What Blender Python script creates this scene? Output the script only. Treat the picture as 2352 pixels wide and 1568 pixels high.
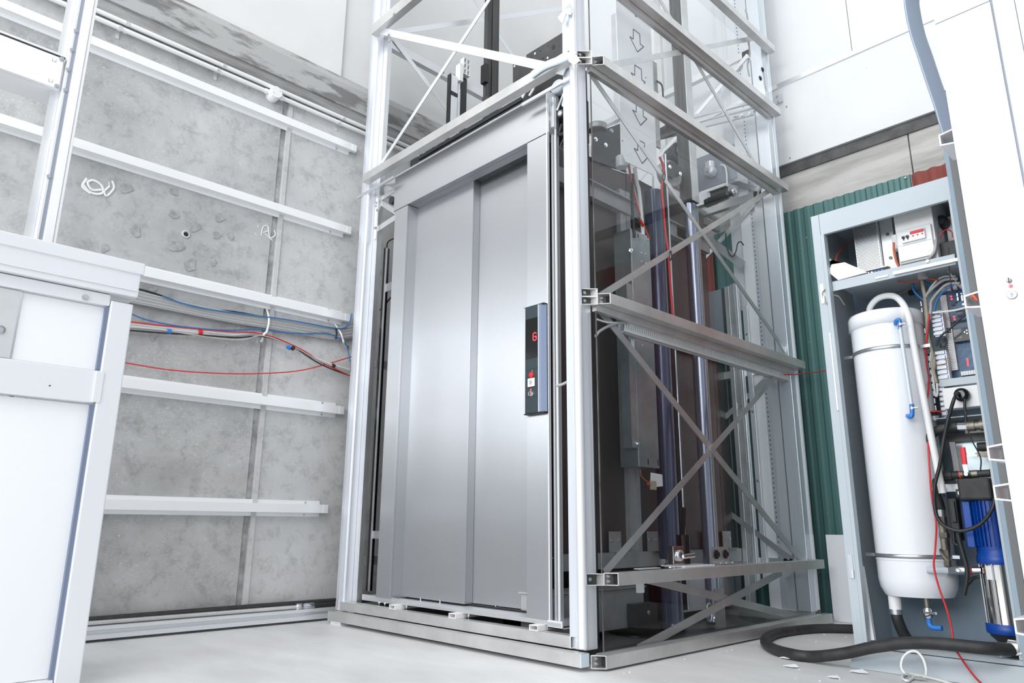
import bpy, math, random
from mathutils import Vector, Matrix
random.seed(7)
for o in list(bpy.data.objects): bpy.data.objects.remove(o, do_unlink=True)
SC = bpy.context.scene
COL = SC.collection

# ------------------------------------------------------------------ camera
YAW, PITCH, ROLL, FPX = -8.04557097e-01, 2.48386344e-01, 6.77050165e-03, 1.65358543e+03
CAM = Vector((1.7906803, -2.1056484, 0.5))
c_, s_ = math.cos(YAW), math.sin(YAW)
f0 = Vector((s_, c_, 0)); r0 = Vector((c_, -s_, 0)); u0 = Vector((0, 0, 1))
FW = f0*math.cos(PITCH) + u0*math.sin(PITCH); u1 = -f0*math.sin(PITCH) + u0*math.cos(PITCH)
RT = r0*math.cos(ROLL) + u1*math.sin(ROLL); UP = -r0*math.sin(ROLL) + u1*math.cos(ROLL)
cd = bpy.data.cameras.new('camera'); cam = bpy.data.objects.new('camera', cd); COL.objects.link(cam)
cd.sensor_width = 36; cd.lens = FPX*36/2352; cd.clip_start = .05
m = Matrix((RT, UP, -FW)).transposed().to_4x4(); m.translation = CAM; cam.matrix_world = m
SC.camera = cam

# ------------------------------------------------------------------ world, lights, exposure
SC.view_settings.view_transform = 'Standard'; SC.view_settings.look = 'None'
SC.view_settings.gamma = 1; SC.view_settings.use_curve_mapping = False
SC.view_settings.exposure = 0.0
w = bpy.data.worlds.new('world'); SC.world = w; w.use_nodes = True
w.node_tree.nodes['Background'].inputs[0].default_value = (.93, .965, 1, 1)
w.node_tree.nodes['Background'].inputs[1].default_value = .69
def area(name, loc, tgt, sx, sy, power, col=(1, 1, 1)):
    l = bpy.data.lights.new(name, 'AREA'); l.shape = 'RECTANGLE'; l.size = sx; l.size_y = sy; l.energy = power; l.color = col
    o = bpy.data.objects.new(name, l); COL.objects.link(o); o.location = loc
    o.rotation_euler = (Vector(tgt)-Vector(loc)).to_track_quat('-Z', 'Y').to_euler(); return o
area('daylight_windows', (2.0, -7.3, 2.75), (2.0, 0, 2.75), 7.6, 2.1, 430, (.92, .96, 1))
area('overhead_fill', (1.0, -4.2, 6.2), (.4, -1.2, 0), 7.0, 3.0, 290, (1, .99, .97))  # added fill lamp, unseen, to brighten the door header and floor

# ------------------------------------------------------------------ helpers
def P(px, py, ax, v):
    """point where the sight line of a measured photo pixel meets the real plane axis=v"""
    d = RT*((px-1176)/FPX) - UP*((py-784)/FPX) + FW
    i = 'xyz'.index(ax); return CAM + d*((v-CAM[i])/d[i])

class MB:
    def __init__(s): s.v = []; s.f = []; s.sm = []
    def add(s, vs, fs, smooth=False):
        n = len(s.v); s.v += [tuple(v) for v in vs]; s.f += [tuple(i+n for i in f) for f in fs]; s.sm += [smooth]*len(fs); return s
    def box(s, x0, x1, y0, y1, z0, z1):
        vs = [(x, y, z) for x in (x0, x1) for y in (y0, y1) for z in (z0, z1)]
        return s.add(vs, [(0, 1, 3, 2), (4, 6, 7, 5), (0, 4, 5, 1), (2, 3, 7, 6), (0, 2, 6, 4), (1, 5, 7, 3)])
    def bar(s, p, q, wd, h, up=(0, 0, 1), m0=0, m1=0):
        """solid bar from p to q; wd across, h along up"""
        p, q = Vector(p), Vector(q); d = (q-p).normalized(); sd = d.cross(Vector(up)).normalized(); u = sd.cross(d).normalized()
        vs = []
        for e, mm in ((p, m0), (q, m1)):
            for a, b in ((-1, -1), (1, -1), (1, 1), (-1, 1)): vs.append(e + sd*(a*wd/2) + u*(b*h/2) + d*(a*wd/2*mm))
        return s.add(vs, [(0, 3, 2, 1), (4, 5, 6, 7), (0, 1, 5, 4), (1, 2, 6, 5), (2, 3, 7, 6), (3, 0, 4, 7)])
    def tube(s, p, q, wd, h, t=.003, up=(0, 0, 1), m0=0, m1=0):
        """hollow rectangular tube with open ends, m0/m1 = mitre slope of each end"""
        p, q = Vector(p), Vector(q); d = (q-p).normalized(); sd = d.cross(Vector(up)).normalized(); u = sd.cross(d).normalized()
        vs = []
        for k in (0, t):
            for e, mm in ((p, m0), (q, m1)):
                for a, b in ((-1, -1), (1, -1), (1, 1), (-1, 1)):
                    aw = a*(wd/2-k); vs.append(e + sd*aw + u*(b*(h/2-k)) + d*(aw*mm))
        fs = []
        for i in range(4):
            j = (i+1) % 4
            fs += [(i, j, j+4, i+4), (8+j, 8+i, 12+i, 12+j), (j, i, 8+i, 8+j), (4+i, 4+j, 12+j, 12+i)]
        return s.add(vs, fs)
    def cyl(s, p, q, r, n=20, r2=None, cap=True, smooth=True):
        p, q = Vector(p), Vector(q); d = (q-p).normalized(); a = d.orthogonal().normalized(); b = d.cross(a)
        r2 = r if r2 is None else r2
        vs = [e + (a*math.cos(2*math.pi*i/n) + b*math.sin(2*math.pi*i/n))*rr for e, rr in ((p, r), (q, r2)) for i in range(n)]
        s.add(vs, [(i, (i+1) % n, n+(i+1) % n, n+i) for i in range(n)], smooth)
        if cap: s.add(vs, [tuple(range(n-1, -1, -1)), tuple(range(n, 2*n))])
        return s
    def lathe(s, base, axis, prof, n=28):
        base, d = Vector(base), Vector(axis).normalized(); a = d.orthogonal().normalized(); b = d.cross(a); vs = []
        for (r, h) in prof:
            for i in range(n): vs.append(base + d*h + (a*math.cos(2*math.pi*i/n) + b*math.sin(2*math.pi*i/n))*r)
        fs = [(k*n+i, k*n+(i+1) % n, (k+1)*n+(i+1) % n, (k+1)*n+i) for k in range(len(prof)-1) for i in range(n)]
        s.add(vs, fs, True)
        s.add(vs[:n], [tuple(range(n-1, -1, -1))]); s.add(vs[-n:], [tuple(range(n))]); return s
    def prism(s, poly, vec):
        n = len(poly); vec = Vector(vec); vs = [Vector(p) for p in poly] + [Vector(p)+vec for p in poly]
        return s.add(vs, [tuple(range(n-1, -1, -1)), tuple(range(n, 2*n))] + [(i, (i+1) % n, n+(i+1) % n, n+i) for i in range(n)])
    def sweep(s, pts, r, n=8, sub=6, flat=None, curve=True):
        pts = [Vector(p) for p in pts]
        if curve and len(pts) > 2:
            pp = [pts[0]*2-pts[1]] + pts + [pts[-1]*2-pts[-2]]; out = []
            for i in range(1, len(pp)-2):
                for k in range(sub):
                    t = k/sub; a, b, c, d = pp[i-1:i+3]
                    out.append(.5*((2*b) + (c-a)*t + (2*a-5*b+4*c-d)*t*t + (-a+3*b-3*c+d)*t**3))
            pts = out + [pts[-1]]
        N = len(pts); vs = []; nrm = None
        for i, p in enumerate(pts):
            tg = (pts[min(i+1, N-1)] - pts[max(i-1, 0)]).normalized()
            if nrm is None: nrm = (Vector(flat).cross(tg) if flat else tg.orthogonal()).normalized()
            nrm = (nrm - tg*nrm.dot(tg)).normalized(); bn = tg.cross(nrm)
            ra, rb = (r if isinstance(r, tuple) else (r, r))
            for k in range(n):
                a = 2*math.pi*(k+.5)/n; vs.append(p + nrm*math.cos(a)*ra + bn*math.sin(a)*rb)
        s.add(vs, [(i*n+k, i*n+(k+1) % n, (i+1)*n+(k+1) % n, (i+1)*n+k) for i in range(N-1) for k in range(n)], n > 4)
        s.add(vs[:n], [tuple(range(n-1, -1, -1))]); s.add(vs[-n:], [tuple(range(n))]); return s
    def build(s, name, mat, parent=None, bev=0, **kw):
        me = bpy.data.meshes.new(name); org = Vector((0, 0, 0))
        me.from_pydata(s.v, [], s.f); me.polygons.foreach_set('use_smooth', s.sm); me.materials.append(mat); me.update()
        o = bpy.data.objects.new(name, me); COL.objects.link(o)
        if parent:
            o.parent = parent; o.matrix_parent_inverse = Matrix.Translation(-Vector(parent.location))
        if bev:
            b = o.modifiers.new('bevel', 'BEVEL'); b.width = bev; b.segments = 2; b.limit_method = 'ANGLE'; b.angle_limit = .6
        tag(o, **kw); return o
def tag(o, label=None, cat=None, group=None, kind=None):
    for k, v in (('label', label), ('category', cat), ('group', group), ('kind', kind)):
        if v: o[k] = v
    return o
def thing(name, loc, label=None, cat=None, group=None, kind=None):
    o = bpy.data.objects.new(name, None); COL.objects.link(o); o.location = loc; o.empty_display_size = .1
    return tag(o, label, cat, group, kind)
def B(name, mat, parent, x0, x1, y0, y1, z0, z1, bev=0, **kw):
    return MB().box(x0, x1, y0, y1, z0, z1).build(name, mat, parent, bev, **kw)

def bolt(p, ax, parent, r=.008, h=.006, mt='zinc'):
    p = Vector(p); d = Vector(ax).normalized()
    return MB().cyl(p, p+d*h*.4, r*1.35, 14).cyl(p+d*h*.4, p+d*h, r*.8, 6, smooth=False).build('bolt_head', M[mt], parent)

# ------------------------------------------------------------------ materials
def mat(name, col, rough=.5, metal=0, emit=None, es=0, spec=.5, alpha=None):
    m = bpy.data.materials.new(name); m.use_nodes = True; b = m.node_tree.nodes['Principled BSDF']
    b.inputs['Base Color'].default_value = (*col, 1); b.inputs['Roughness'].default_value = rough; b.inputs['Metallic'].default_value = metal
    b.inputs['Specular IOR Level'].default_value = spec
    if emit: b.inputs['Emission Color'].default_value = (*emit, 1); b.inputs['Emission Strength'].default_value = es
    return m
def nodes(m): return m.node_tree.nodes, m.node_tree.links, m.node_tree.nodes['Principled BSDF']
def noise_mat(name, c1, c2, scale, rough=.6, metal=0, stretch=(1, 1, 1), detail=6, lo=.35, hi=.65, bump=0, rvar=0):
    m = mat(name, c1, rough, metal); N, L, b = nodes(m)
    g = N.new('ShaderNodeNewGeometry'); mp = N.new('ShaderNodeMapping'); mp.inputs['Scale'].default_value = stretch
    L.new(g.outputs['Position'], mp.inputs[0])
    n = N.new('ShaderNodeTexNoise'); n.inputs['Scale'].default_value = scale; n.inputs['Detail'].default_value = detail; n.inputs['Roughness'].default_value = .6
    L.new(mp.outputs[0], n.inputs['Vector'])
    r = N.new('ShaderNodeValToRGB'); r.color_ramp.elements[0].position = lo; r.color_ramp.elements[1].position = hi
    r.color_ramp.elements[0].color = (*c1, 1); r.color_ramp.elements[1].color = (*c2, 1)
    L.new(n.outputs['Fac'], r.inputs[0]); L.new(r.outputs[0], b.inputs['Base Color'])
    if bump:
        bp = N.new('ShaderNodeBump'); bp.inputs['Strength'].default_value = bump; bp.inputs['Distance'].default_value = .002
        L.new(n.outputs['Fac'], bp.inputs['Height']); L.new(bp.outputs[0], b.inputs['Normal'])
    if rvar:
        mr = N.new('ShaderNodeMapRange'); mr.inputs['To Min'].default_value = rough-rvar; mr.inputs['To Max'].default_value = rough+rvar
        L.new(n.outputs['Fac'], mr.inputs['Value']); L.new(mr.outputs[0], b.inputs['Roughness'])
    return m
def g3(v, k=1.0): return (v, v*1.0, v*k)

def concrete_mat(name, dark, light, scratch=.85):
    m = mat(name, light, .85); N, L, b = nodes(m)
    g = N.new('ShaderNodeNewGeometry')
    n1 = N.new('ShaderNodeTexNoise'); n1.inputs['Scale'].default_value = 1.6; n1.inputs['Detail'].default_value = 9; n1.inputs['Roughness'].default_value = .68; n1.inputs['Distortion'].default_value = .4
    L.new(g.outputs['Position'], n1.inputs['Vector'])
    r = N.new('ShaderNodeValToRGB'); e = r.color_ramp.elements; e[0].position = .32; e[1].position = .68; e[0].color = (*dark, 1); e[1].color = (*light, 1)
    L.new(n1.outputs['Fac'], r.inputs[0])
    # dark pin marks
    n2 = N.new('ShaderNodeTexNoise'); n2.inputs['Scale'].default_value = 13; n2.inputs['Detail'].default_value = 7; n2.inputs['Roughness'].default_value = .75
    L.new(g.outputs['Position'], n2.inputs['Vector'])
    r2 = N.new('ShaderNodeValToRGB'); r2.color_ramp.elements[0].position = .33; r2.color_ramp.elements[1].position = .5
    r2.color_ramp.elements[0].color = (.62, .62, .62, 1); r2.color_ramp.elements[1].color = (1, 1, 1, 1); L.new(n2.outputs['Fac'], r2.inputs[0])
    mx = N.new('ShaderNodeMixRGB'); mx.blend_type = 'MULTIPLY'; mx.inputs[0].default_value = .7
    L.new(r.outputs[0], mx.inputs[1]); L.new(r2.outputs[0], mx.inputs[2])
    # fine white scuffs, gathered in patches
    mp = N.new('ShaderNodeMapping'); mp.inputs['Scale'].default_value = (1, .9, 2.4); mp.inputs['Rotation'].default_value = (.5, 0, 0); L.new(g.outputs['Position'], mp.inputs[0])
    n3 = N.new('ShaderNodeTexNoise'); n3.inputs['Scale'].default_value = 95; n3.inputs['Detail'].default_value = 3; n3.inputs['Distortion'].default_value = 1.2; L.new(mp.outputs[0], n3.inputs['Vector'])
    n4 = N.new('ShaderNodeTexNoise'); n4.inputs['Scale'].default_value = 2.3; n4.inputs['Detail'].default_value = 3; L.new(g.outputs['Position'], n4.inputs['Vector'])
    mr = N.new('ShaderNodeMapRange'); mr.inputs['From Min'].default_value = .35; mr.inputs['From Max'].default_value = .65; mr.inputs['To Min'].default_value = -.06; mr.inputs['To Max'].default_value = .05; L.new(n4.outputs['Fac'], mr.inputs['Value'])
    ad = N.new('ShaderNodeMath'); L.new(n3.outputs['Fac'], ad.inputs[0]) ; L.new(mr.outputs[0], ad.inputs[1])
    r3 = N.new('ShaderNodeValToRGB'); r3.color_ramp.elements[0].position = .675; r3.color_ramp.elements[1].position = .71; L.new(ad.outputs[0], r3.inputs[0])
    mx2 = N.new('ShaderNodeMixRGB'); mx2.inputs[2].default_value = (scratch, scratch, scratch, 1)
    mf = N.new('ShaderNodeMath'); mf.operation = 'MULTIPLY'; mf.inputs[1].default_value = .6; L.new(r3.outputs[0], mf.inputs[0]); L.new(mf.outputs[0], mx2.inputs[0])
    L.new(mx.outputs[0], mx2.inputs[1]); L.new(mx2.outputs[0], b.inputs['Base Color'])
    bp = N.new('ShaderNodeBump'); bp.inputs['Strength'].default_value = .35; bp.inputs['Distance'].default_value = .003; L.new(n2.outputs['Fac'], bp.inputs['Height']); L.new(bp.outputs[0], b.inputs['Normal'])
    return m

M = {}
M['concrete'] = concrete_mat('grey_concrete', g3(.36), g3(.58))
M['concrete_pale'] = concrete_mat('pale_concrete', g3(.50), g3(.66))
M['patch'] = noise_mat('chipped_concrete', g3(.30), g3(.44), 30, .95, bump=.6)
M['joint'] = noise_mat('joint_mortar', g3(.26), g3(.5), 12, .9)
M['stain'] = noise_mat('stained_concrete', g3(.20), g3(.44), 9, .9, stretch=(1, .35, 1.4), lo=.42, hi=.52, bump=.4)
M['stain_lip'] = noise_mat('dark_concrete_lip', g3(.16), g3(.36), 12, .9, stretch=(1, .2, 2), bump=.4)
M['wallwhite'] = noise_mat('white_plaster', (.72, .72, .715), (.78, .78, .78), 1.2, .8)
M['wallwhite_cool'] = noise_mat('white_painted_board', (.72, .735, .75), (.79, .80, .81), .9, .7)
M['ply'] = noise_mat('weathered_plywood', (.34, .33, .31), (.56, .55, .53), 5, .85, stretch=(.35, 1, 2.2), lo=.3, hi=.6)
M['darktrim'] = noise_mat('dark_metal_trim', g3(.05), g3(.12), 8, .6)
M['floor'] = noise_mat('polished_floor_concrete', (.60, .60, .60), (.80, .80, .80), 1.4, .42, stretch=(.6, 1.6, 1), detail=8, rvar=.08)
M['green'] = mat('green_sheet_paint', (.085, .185, .18), .38, .2)
M['red'] = mat('red_sheet_paint', (.30, .085, .07), .5, .1)
M['alu'] = noise_mat('satin_aluminium', (.70, .71, .73), (.86, .87, .88), 3.5, .36, .85, stretch=(.5, .5, .5), rvar=.07)
M['alurail'] = noise_mat('mill_aluminium', (.60, .595, .585), (.74, .735, .725), 5, .42, .75, rvar=.06)
M['alubright'] = mat('bright_white_aluminium', (.80, .82, .85), .34, .45)
M['railalu'] = mat('rail_aluminium', (.92, .93, .94), .38, .25)
M['board'] = mat('white_board_laminate', (.93, .93, .94), .5)
M['silver'] = noise_mat('anodised_post', (.74, .77, .83), (.82, .85, .90), 3, .38, .55, stretch=(6, 6, .3))
M['satin'] = mat('satin_button_steel', (.26, .26, .27), .3, .8)
M['panelwhite'] = mat('panel_white_paint', (.66, .67, .69), .45)
M['strapblue'] = mat('blue_grey_strip', (.33, .39, .49), .35, .4)
M['chrome'] = mat('chrome', (.85, .85, .86), .12, 1)
M['galv'] = noise_mat('galvanised_steel', (.42, .50, .53), (.60, .68, .70), 5, .34, .85, rvar=.08)
M['zinc'] = mat('zinc_screw', (.6, .62, .65), .3, .9)
M['white'] = mat('white_paint', (.80, .81, .83), .4)
M['whitegloss'] = mat('white_gloss', (.84, .86, .90), .22)
M['plastic_w'] = mat('white_plastic', (.82, .82, .82), .45)
M['wrap'] = mat('pale_blue_film', (.62, .70, .78), .2)
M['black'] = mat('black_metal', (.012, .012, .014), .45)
M['blackgloss'] = mat('black_gloss', (.008, .008, .01), .18)
M['rubber'] = noise_mat('black_rubber', (.018, .018, .019), (.035, .035, .036), 20, .55)
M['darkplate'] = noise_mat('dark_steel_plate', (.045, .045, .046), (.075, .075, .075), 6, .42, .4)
M['carpanel'] = noise_mat('brown_lift_panel', (.068, .052, .050), (.10, .080, .076), 2.2, .38, .1, stretch=(1, 1, .4))
M['carframe'] = noise_mat('dull_aluminium', (.34, .34, .34), (.46, .46, .47), 6, .42, .25)
M['ram'] = mat('dark_blue_ram_paint', (.055, .07, .12), .16, .35)
M['ram2'] = mat('grey_steel_ram', (.30, .33, .42), .2, .8)
M['mast'] = noise_mat('dark_guide_steel', (.05, .05, .05), (.12, .12, .12), 5, .4, .7, stretch=(8, 8, .2))
M['greymach'] = mat('grey_painted_steel', (.26, .29, .34), .4, .1)
M['cab'] = noise_mat('cabinet_grey_paint', (.44, .50, .54), (.50, .55, .59), 2, .42)
M['cabdoor'] = mat('door_back_grey', (.15, .155, .16), .45)
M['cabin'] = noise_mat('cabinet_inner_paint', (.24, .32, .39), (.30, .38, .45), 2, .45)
M['panel_c'] = mat('charcoal_plate', (.055, .075, .085), .38, .5)
M['panel_b'] = mat('blue_grey_edge', (.20, .24, .34), .3, .6)
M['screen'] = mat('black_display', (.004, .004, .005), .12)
M['led'] = mat('red_led', (.8, .02, .02), .4, 0, (1, .04, .05), 4)
M['ledw'] = mat('white_led', (.9, .9, .9), .4, 0, (1, .95, .9), 3)
M['redbtn'] = mat('red_plastic', (.65, .02, .02), .35)
M['bluecable'] = mat('blue_cable', (.02, .16, .42), .4)
M['bluefit'] = mat('blue_plastic_fitting', (.03, .20, .62), .35)
M['redcable'] = mat('red_cable', (.62, .03, .035), .4)
M['orangecable'] = mat('orange_cable', (.55, .11, .05), .45)
M['greycable'] = mat('grey_cable', (.42, .42, .42), .5)
M['whitecable'] = mat('white_cable', (.8, .8, .78), .4)
M['tancable'] = mat('tan_cable', (.40, .36, .29), .5)
M['blackcable'] = mat('black_cable', (.02, .02, .022), .4)
M['pumpblue'] = mat('pump_blue', (.003, .06, .34), .35)
M['brass'] = noise_mat('tarnished_brass', (.14, .13, .11), (.26, .24, .2), 20, .4, .8)
M['pcb'] = noise_mat('circuit_board', (.004, .05, .13), (.01, .10, .22), 60, .35, lo=.45, hi=.6)
M['mirrorsteel'] = mat('polished_steel', (.72, .70, .67), .14, 1)
M['steelroof'] = mat('grey_underside', (.22, .22, .22), .6, .3)
M['paper'] = mat('paper', (.8, .81, .86), .7)
M['arrow'] = mat('arrow_ink', (.03, .03, .05), .6)
M['sleeve'] = mat('grip_red', (.75, .04, .05), .4)
ANI = 0.0
# brushed stainless steel
def steel():
    m = mat('brushed_stainless', (.52, .53, .55), .30, 1); N, L, b = nodes(m)
    tv = N.new('ShaderNodeCombineXYZ'); tv.inputs[0].default_value = .9; tv.inputs[1].default_value = .43; L.new(tv.outputs[0], b.inputs['Tangent']); b.inputs['Anisotropic'].default_value = .93; b.inputs['Anisotropic Rotation'].default_value = ANI
    g = N.new('ShaderNodeNewGeometry'); mp = N.new('ShaderNodeMapping'); mp.inputs['Scale'].default_value = (1.5, 1.5, 900); L.new(g.outputs['Position'], mp.inputs[0])
    n = N.new('ShaderNodeTexNoise'); n.inputs['Scale'].default_value = 1; n.inputs['Detail'].default_value = 3; L.new(mp.outputs[0], n.inputs['Vector'])
    mr = N.new('ShaderNodeMapRange'); mr.inputs['To Min'].default_value = .40; mr.inputs['To Max'].default_value = .44; L.new(n.outputs['Fac'], mr.inputs['Value']); L.new(mr.outputs[0], b.inputs['Roughness'])
    bp = N.new('ShaderNodeBump'); bp.inputs['Strength'].default_value = .02; bp.inputs['Distance'].default_value = .001; L.new(n.outputs['Fac'], bp.inputs['Height']); L.new(bp.outputs[0], b.inputs['Normal'])
    return m
M['steel'] = steel()
def glass():
    m = bpy.data.materials.new('clear_glass'); m.use_nodes = True; N, L = m.node_tree.nodes, m.node_tree.links
    N.remove(N['Principled BSDF']); out = N['Material Output']
    t = N.new('ShaderNodeBsdfTransparent'); t.inputs[0].default_value = (.965, .98, .985, 1)
    gl = N.new('ShaderNodeBsdfGlossy'); gl.inputs['Roughness'].default_value = .02
    fr = N.new('ShaderNodeFresnel'); fr.inputs[0].default_value = 1.45; mx = N.new('ShaderNodeMixShader'); ge = N.new('ShaderNodeNewGeometry'); sb_ = N.new('ShaderNodeMath'); sb_.operation = 'SUBTRACT'; sb_.inputs[0].default_value = 1; L.new(ge.outputs['Backfacing'], sb_.inputs[1])
    mu = N.new('ShaderNodeMath'); mu.operation = 'MULTIPLY'; L.new(fr.outputs[0], mu.inputs[0]); L.new(sb_.outputs[0], mu.inputs[1]); L.new(mu.outputs[0], mx.inputs[0]); L.new(t.outputs[0], mx.inputs[1]); L.new(gl.outputs[0], mx.inputs[2]); L.new(mx.outputs[0], out.inputs[0]); return m
M['glass'] = glass()
def perf():
    m = mat('perforated_sheet', (.42, .42, .43), .4, .6); N, L, b = nodes(m)
    g = N.new('ShaderNodeNewGeometry'); v = N.new('ShaderNodeTexVoronoi'); v.inputs['Scale'].default_value = 190; v.inputs['Randomness'].default_value = .1
    L.new(g.outputs['Position'], v.inputs['Vector']); r = N.new('ShaderNodeValToRGB'); r.color_ramp.interpolation = 'CONSTANT'
    r.color_ramp.elements[0].color = (.01, .015, .03, 1); r.color_ramp.elements[1].color = (.45, .45, .46, 1); r.color_ramp.elements[1].position = .42
    L.new(v.outputs['Distance'], r.inputs[0]); L.new(r.outputs[0], b.inputs['Base Color']); return m
M['perf'] = perf()

XW, YB = -1.90, 2.14          # left wall plane, back wall plane
# ------------------------------------------------------------------ setting
B('floor', M['floor'], None, -1.95, 7, -7.5, 2.2, -.12, 0, kind='structure')
wl = thing('wall_left', (XW, 0, 0), kind='structure')
B('concrete_panel', M['concrete'], wl, XW-.15, XW, -7.5, -.455, 0, 2.99)
B('concrete_panel', M['concrete_pale'], wl, XW-.15, XW, -.395, 2.3, 0, 2.99, label='paler concrete panel next to the lift frame')
B('panel_joint', M['joint'], wl, XW-.15, XW-.012, -.455, -.42, 0, 2.99)
B('joint_bead', M['concrete_pale'], wl, XW-.15, XW+.010, -.420, -.395, 0, 2.99)
B('plaster_panel', M['wallwhite'], wl, XW-.15, XW-.01, -7.5, -.085, 3.24, 6.2)
B('plaster_panel', M['wallwhite'], wl, XW-.15, XW-.035, -.08, 2.3, 3.24, 6.2)
# chips and worn patches of the concrete
for (px, py, a, b_) in [(403, 565, 24, 21), (438, 608, 17, 22), (490, 603, 9, 15), (447, 520, 17, 20), (497, 540, 12, 16), (504, 500, 15, 14), (398, 492, 15, 12),
                        (290, 432, 17, 17), (312, 530, 14, 18), (400, 440, 13, 15), (345, 665, 18, 14), (352, 770, 12, 14), (530, 542, 8, 14), (240, 570, 10, 14)]:
    c = P(px, py, 'x', XW+.001); k = .0016; n = 18; mb = MB()
    poly = [(XW+.0012, c.y + a*k*math.cos(t)*(1+.28*math.sin(3*t+px)+.12*math.sin(7*t)), c.z + b_*k*math.sin(t)*(1+.22*math.cos(2*t+py))) for t in [2*math.pi*i/n for i in range(n)]]
    mb.prism(poly, (.0025, 0, 0)).build('chipped_patch', M['patch'], wl)
c = P(427, 538, 'x', XW)
MB().lathe((XW, c.y, c.z), (1, 0, 0), [(.022, 0), (.022, .004), (.013, .006), (.011, -.0), ]).build('tie_hole_rim', M['concrete_pale'], wl)
MB().cyl((XW, c.y, c.z), (XW+.0065, c.y, c.z), .009).build('tie_hole', M['black'], wl)
# white chalk scribbles
def scribble(pts, r=.004, mt='plastic_w'):
    MB().sweep([P(x, y, 'x', XW+.002) for x, y in pts], (r*.55, .0012), 6, 4, flat=(1, 0, 0)).build('chalk_mark', M[mt], wl)
scribble([(192, 424), (205, 440), (226, 446), (238, 440), (232, 424), (214, 414), (202, 420), (212, 436), (234, 436)], .013)
scribble([(200, 410), (190, 428), (208, 444)], .014); scribble([(258, 415), (262, 432), (246, 450), (240, 440), (252, 428)], .011)
scribble([(250, 418), (252, 428)], .005)
scribble([(592, 516), (594, 522)], .004); scribble([(585, 534), (590, 542)], .003)
scribble([(600, 540), (604, 522), (614, 518), (616, 530), (604, 534)], .006); scribble([(616, 520), (620, 545), (632, 540), (630, 528)], .007); scribble([(608, 536), (626, 552)], .006)
tr = thing('trim_1', (XW, 0, 2.97), kind='structure')
MB().prism([(XW-.1, -7.5, 3.05), (XW+.04, -7.5, 3.05), (XW+.05, -7.5, 3.20), (XW+.02, -7.5, 3.26), (XW-.1, -7.5, 3.26)], (0, 9.8, 0)).build('concrete_band', M['stain'], tr)
MB().prism([(XW-.1, -7.5, 2.975), (XW+.025, -7.5, 2.975), (XW+.03, -7.5, 3.05), (XW-.1, -7.5, 3.05)], (0, 9.8, 0)).build('band_lip', M['stain_lip'], tr)

wb = thing('wall_back', (0, YB, 0), kind='structure')
B('wall_core', M['concrete'], wb, -1.95, 7, YB+.03, YB+.15, 0, 2.5)
B('plywood_panel', M['ply'], wb, -1.9, .672, YB, YB+.03, 2.38, 2.705)
B('plywood_panel', M['ply'], wb, .680, 2.2, YB, YB+.03, 2.38, 2.705)
B('dark_trim', M['darktrim'], wb, -1.9, 4, YB-.012, YB+.03, 2.705, 2.775)  # dark metal strip between plywood and white boards
B('board_panel', M['wallwhite_cool'], wb, -1.9, 4, YB-.03, YB+.05, 2.777, 3.33)
B('board_panel', M['wallwhite_cool'], wb, -1.9, .438, YB-.02, YB+.05, 3.36, 6.2)
B('board_panel', M['wallwhite_cool'], wb, .442, 4, YB-.02, YB+.05, 3.36, 6.2)
B('ledge', M['alu'], wb, -1.9, 4, YB-.04, YB+.05, 3.33, 3.36)
for px, py in ((1990, 154), (1807, 245), (1815, 363), (2008, 295)):
    c = P(px, py, 'y', YB-.03); MB().cyl((c.x, YB-.033, c.z), (c.x, YB-.028, c.z), .006, 10).build('screw_head', M['zinc'], wb)
def corr(name, x0, x1, z0, z1, mt, pitch, depth, square, y):
    pts = []; n = int((x1-x0)/pitch)
    for i in range(n+1):
        b = x0+i*pitch
        if square: pts += [(b, 0), (b+pitch*.18, -depth), (b+pitch*.5, -depth), (b+pitch*.68, 0)]
        else: pts += [(b+pitch*k/8, -depth*.5*(1-math.cos(2*math.pi*k/8))) for k in range(8)]
    pts = [(min(a, x1), d) for a, d in pts]
    vs = [(a, y+d, z) for a, d in pts for z in (z0, z1)] + [(a, y+d+.002, z) for a, d in pts for z in (z0, z1)]
    k = len(pts)*2; fs = []
    for i in range(len(pts)-1):
        a = 2*i; fs += [(a, a+2, a+3, a+1), (k+a, k+a+1, k+a+3, k+a+2), (a+1, a+3, k+a+3, k+a+1)]
    MB().add(vs, fs, not square).build(name, M[mt], wb)
corr('corrugated_sheet', -.60, .66, .01, 2.455, 'green', .063, .008, True, YB-.004)
corr('corrugated_sheet', .665, 2.2, .01, 2.45, 'red', .076, .02, False, YB-.004)
corr('corrugated_sheet', -1.9, -.605, .01, 2.43, 'red', .076, .02, False, YB-.004)
for px, py in ((1853, 546), (1837, 571), (1789, 600), (1859, 786), (1881, 1315), (2080, 408)):
    c = P(px, py, 'y', YB-.012); MB().cyl((c.x, YB-.017, c.z), (c.x, YB-.010, c.z), .005, 8).build('sheet_screw', M['zinc'], wb)
# the rest of the hall, out of view, for bounce and reflections
wf = thing('wall_front', (0, -7.5, 0), kind='structure'); B('wall_panel', M['wallwhite'], wf, -1.95, 7, -7.6, -7.5, 0, 1.4)
B('skirting_panel', M['concrete'], wf, -1.95, 7, -7.5, -7.48, 0, .3)

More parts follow.
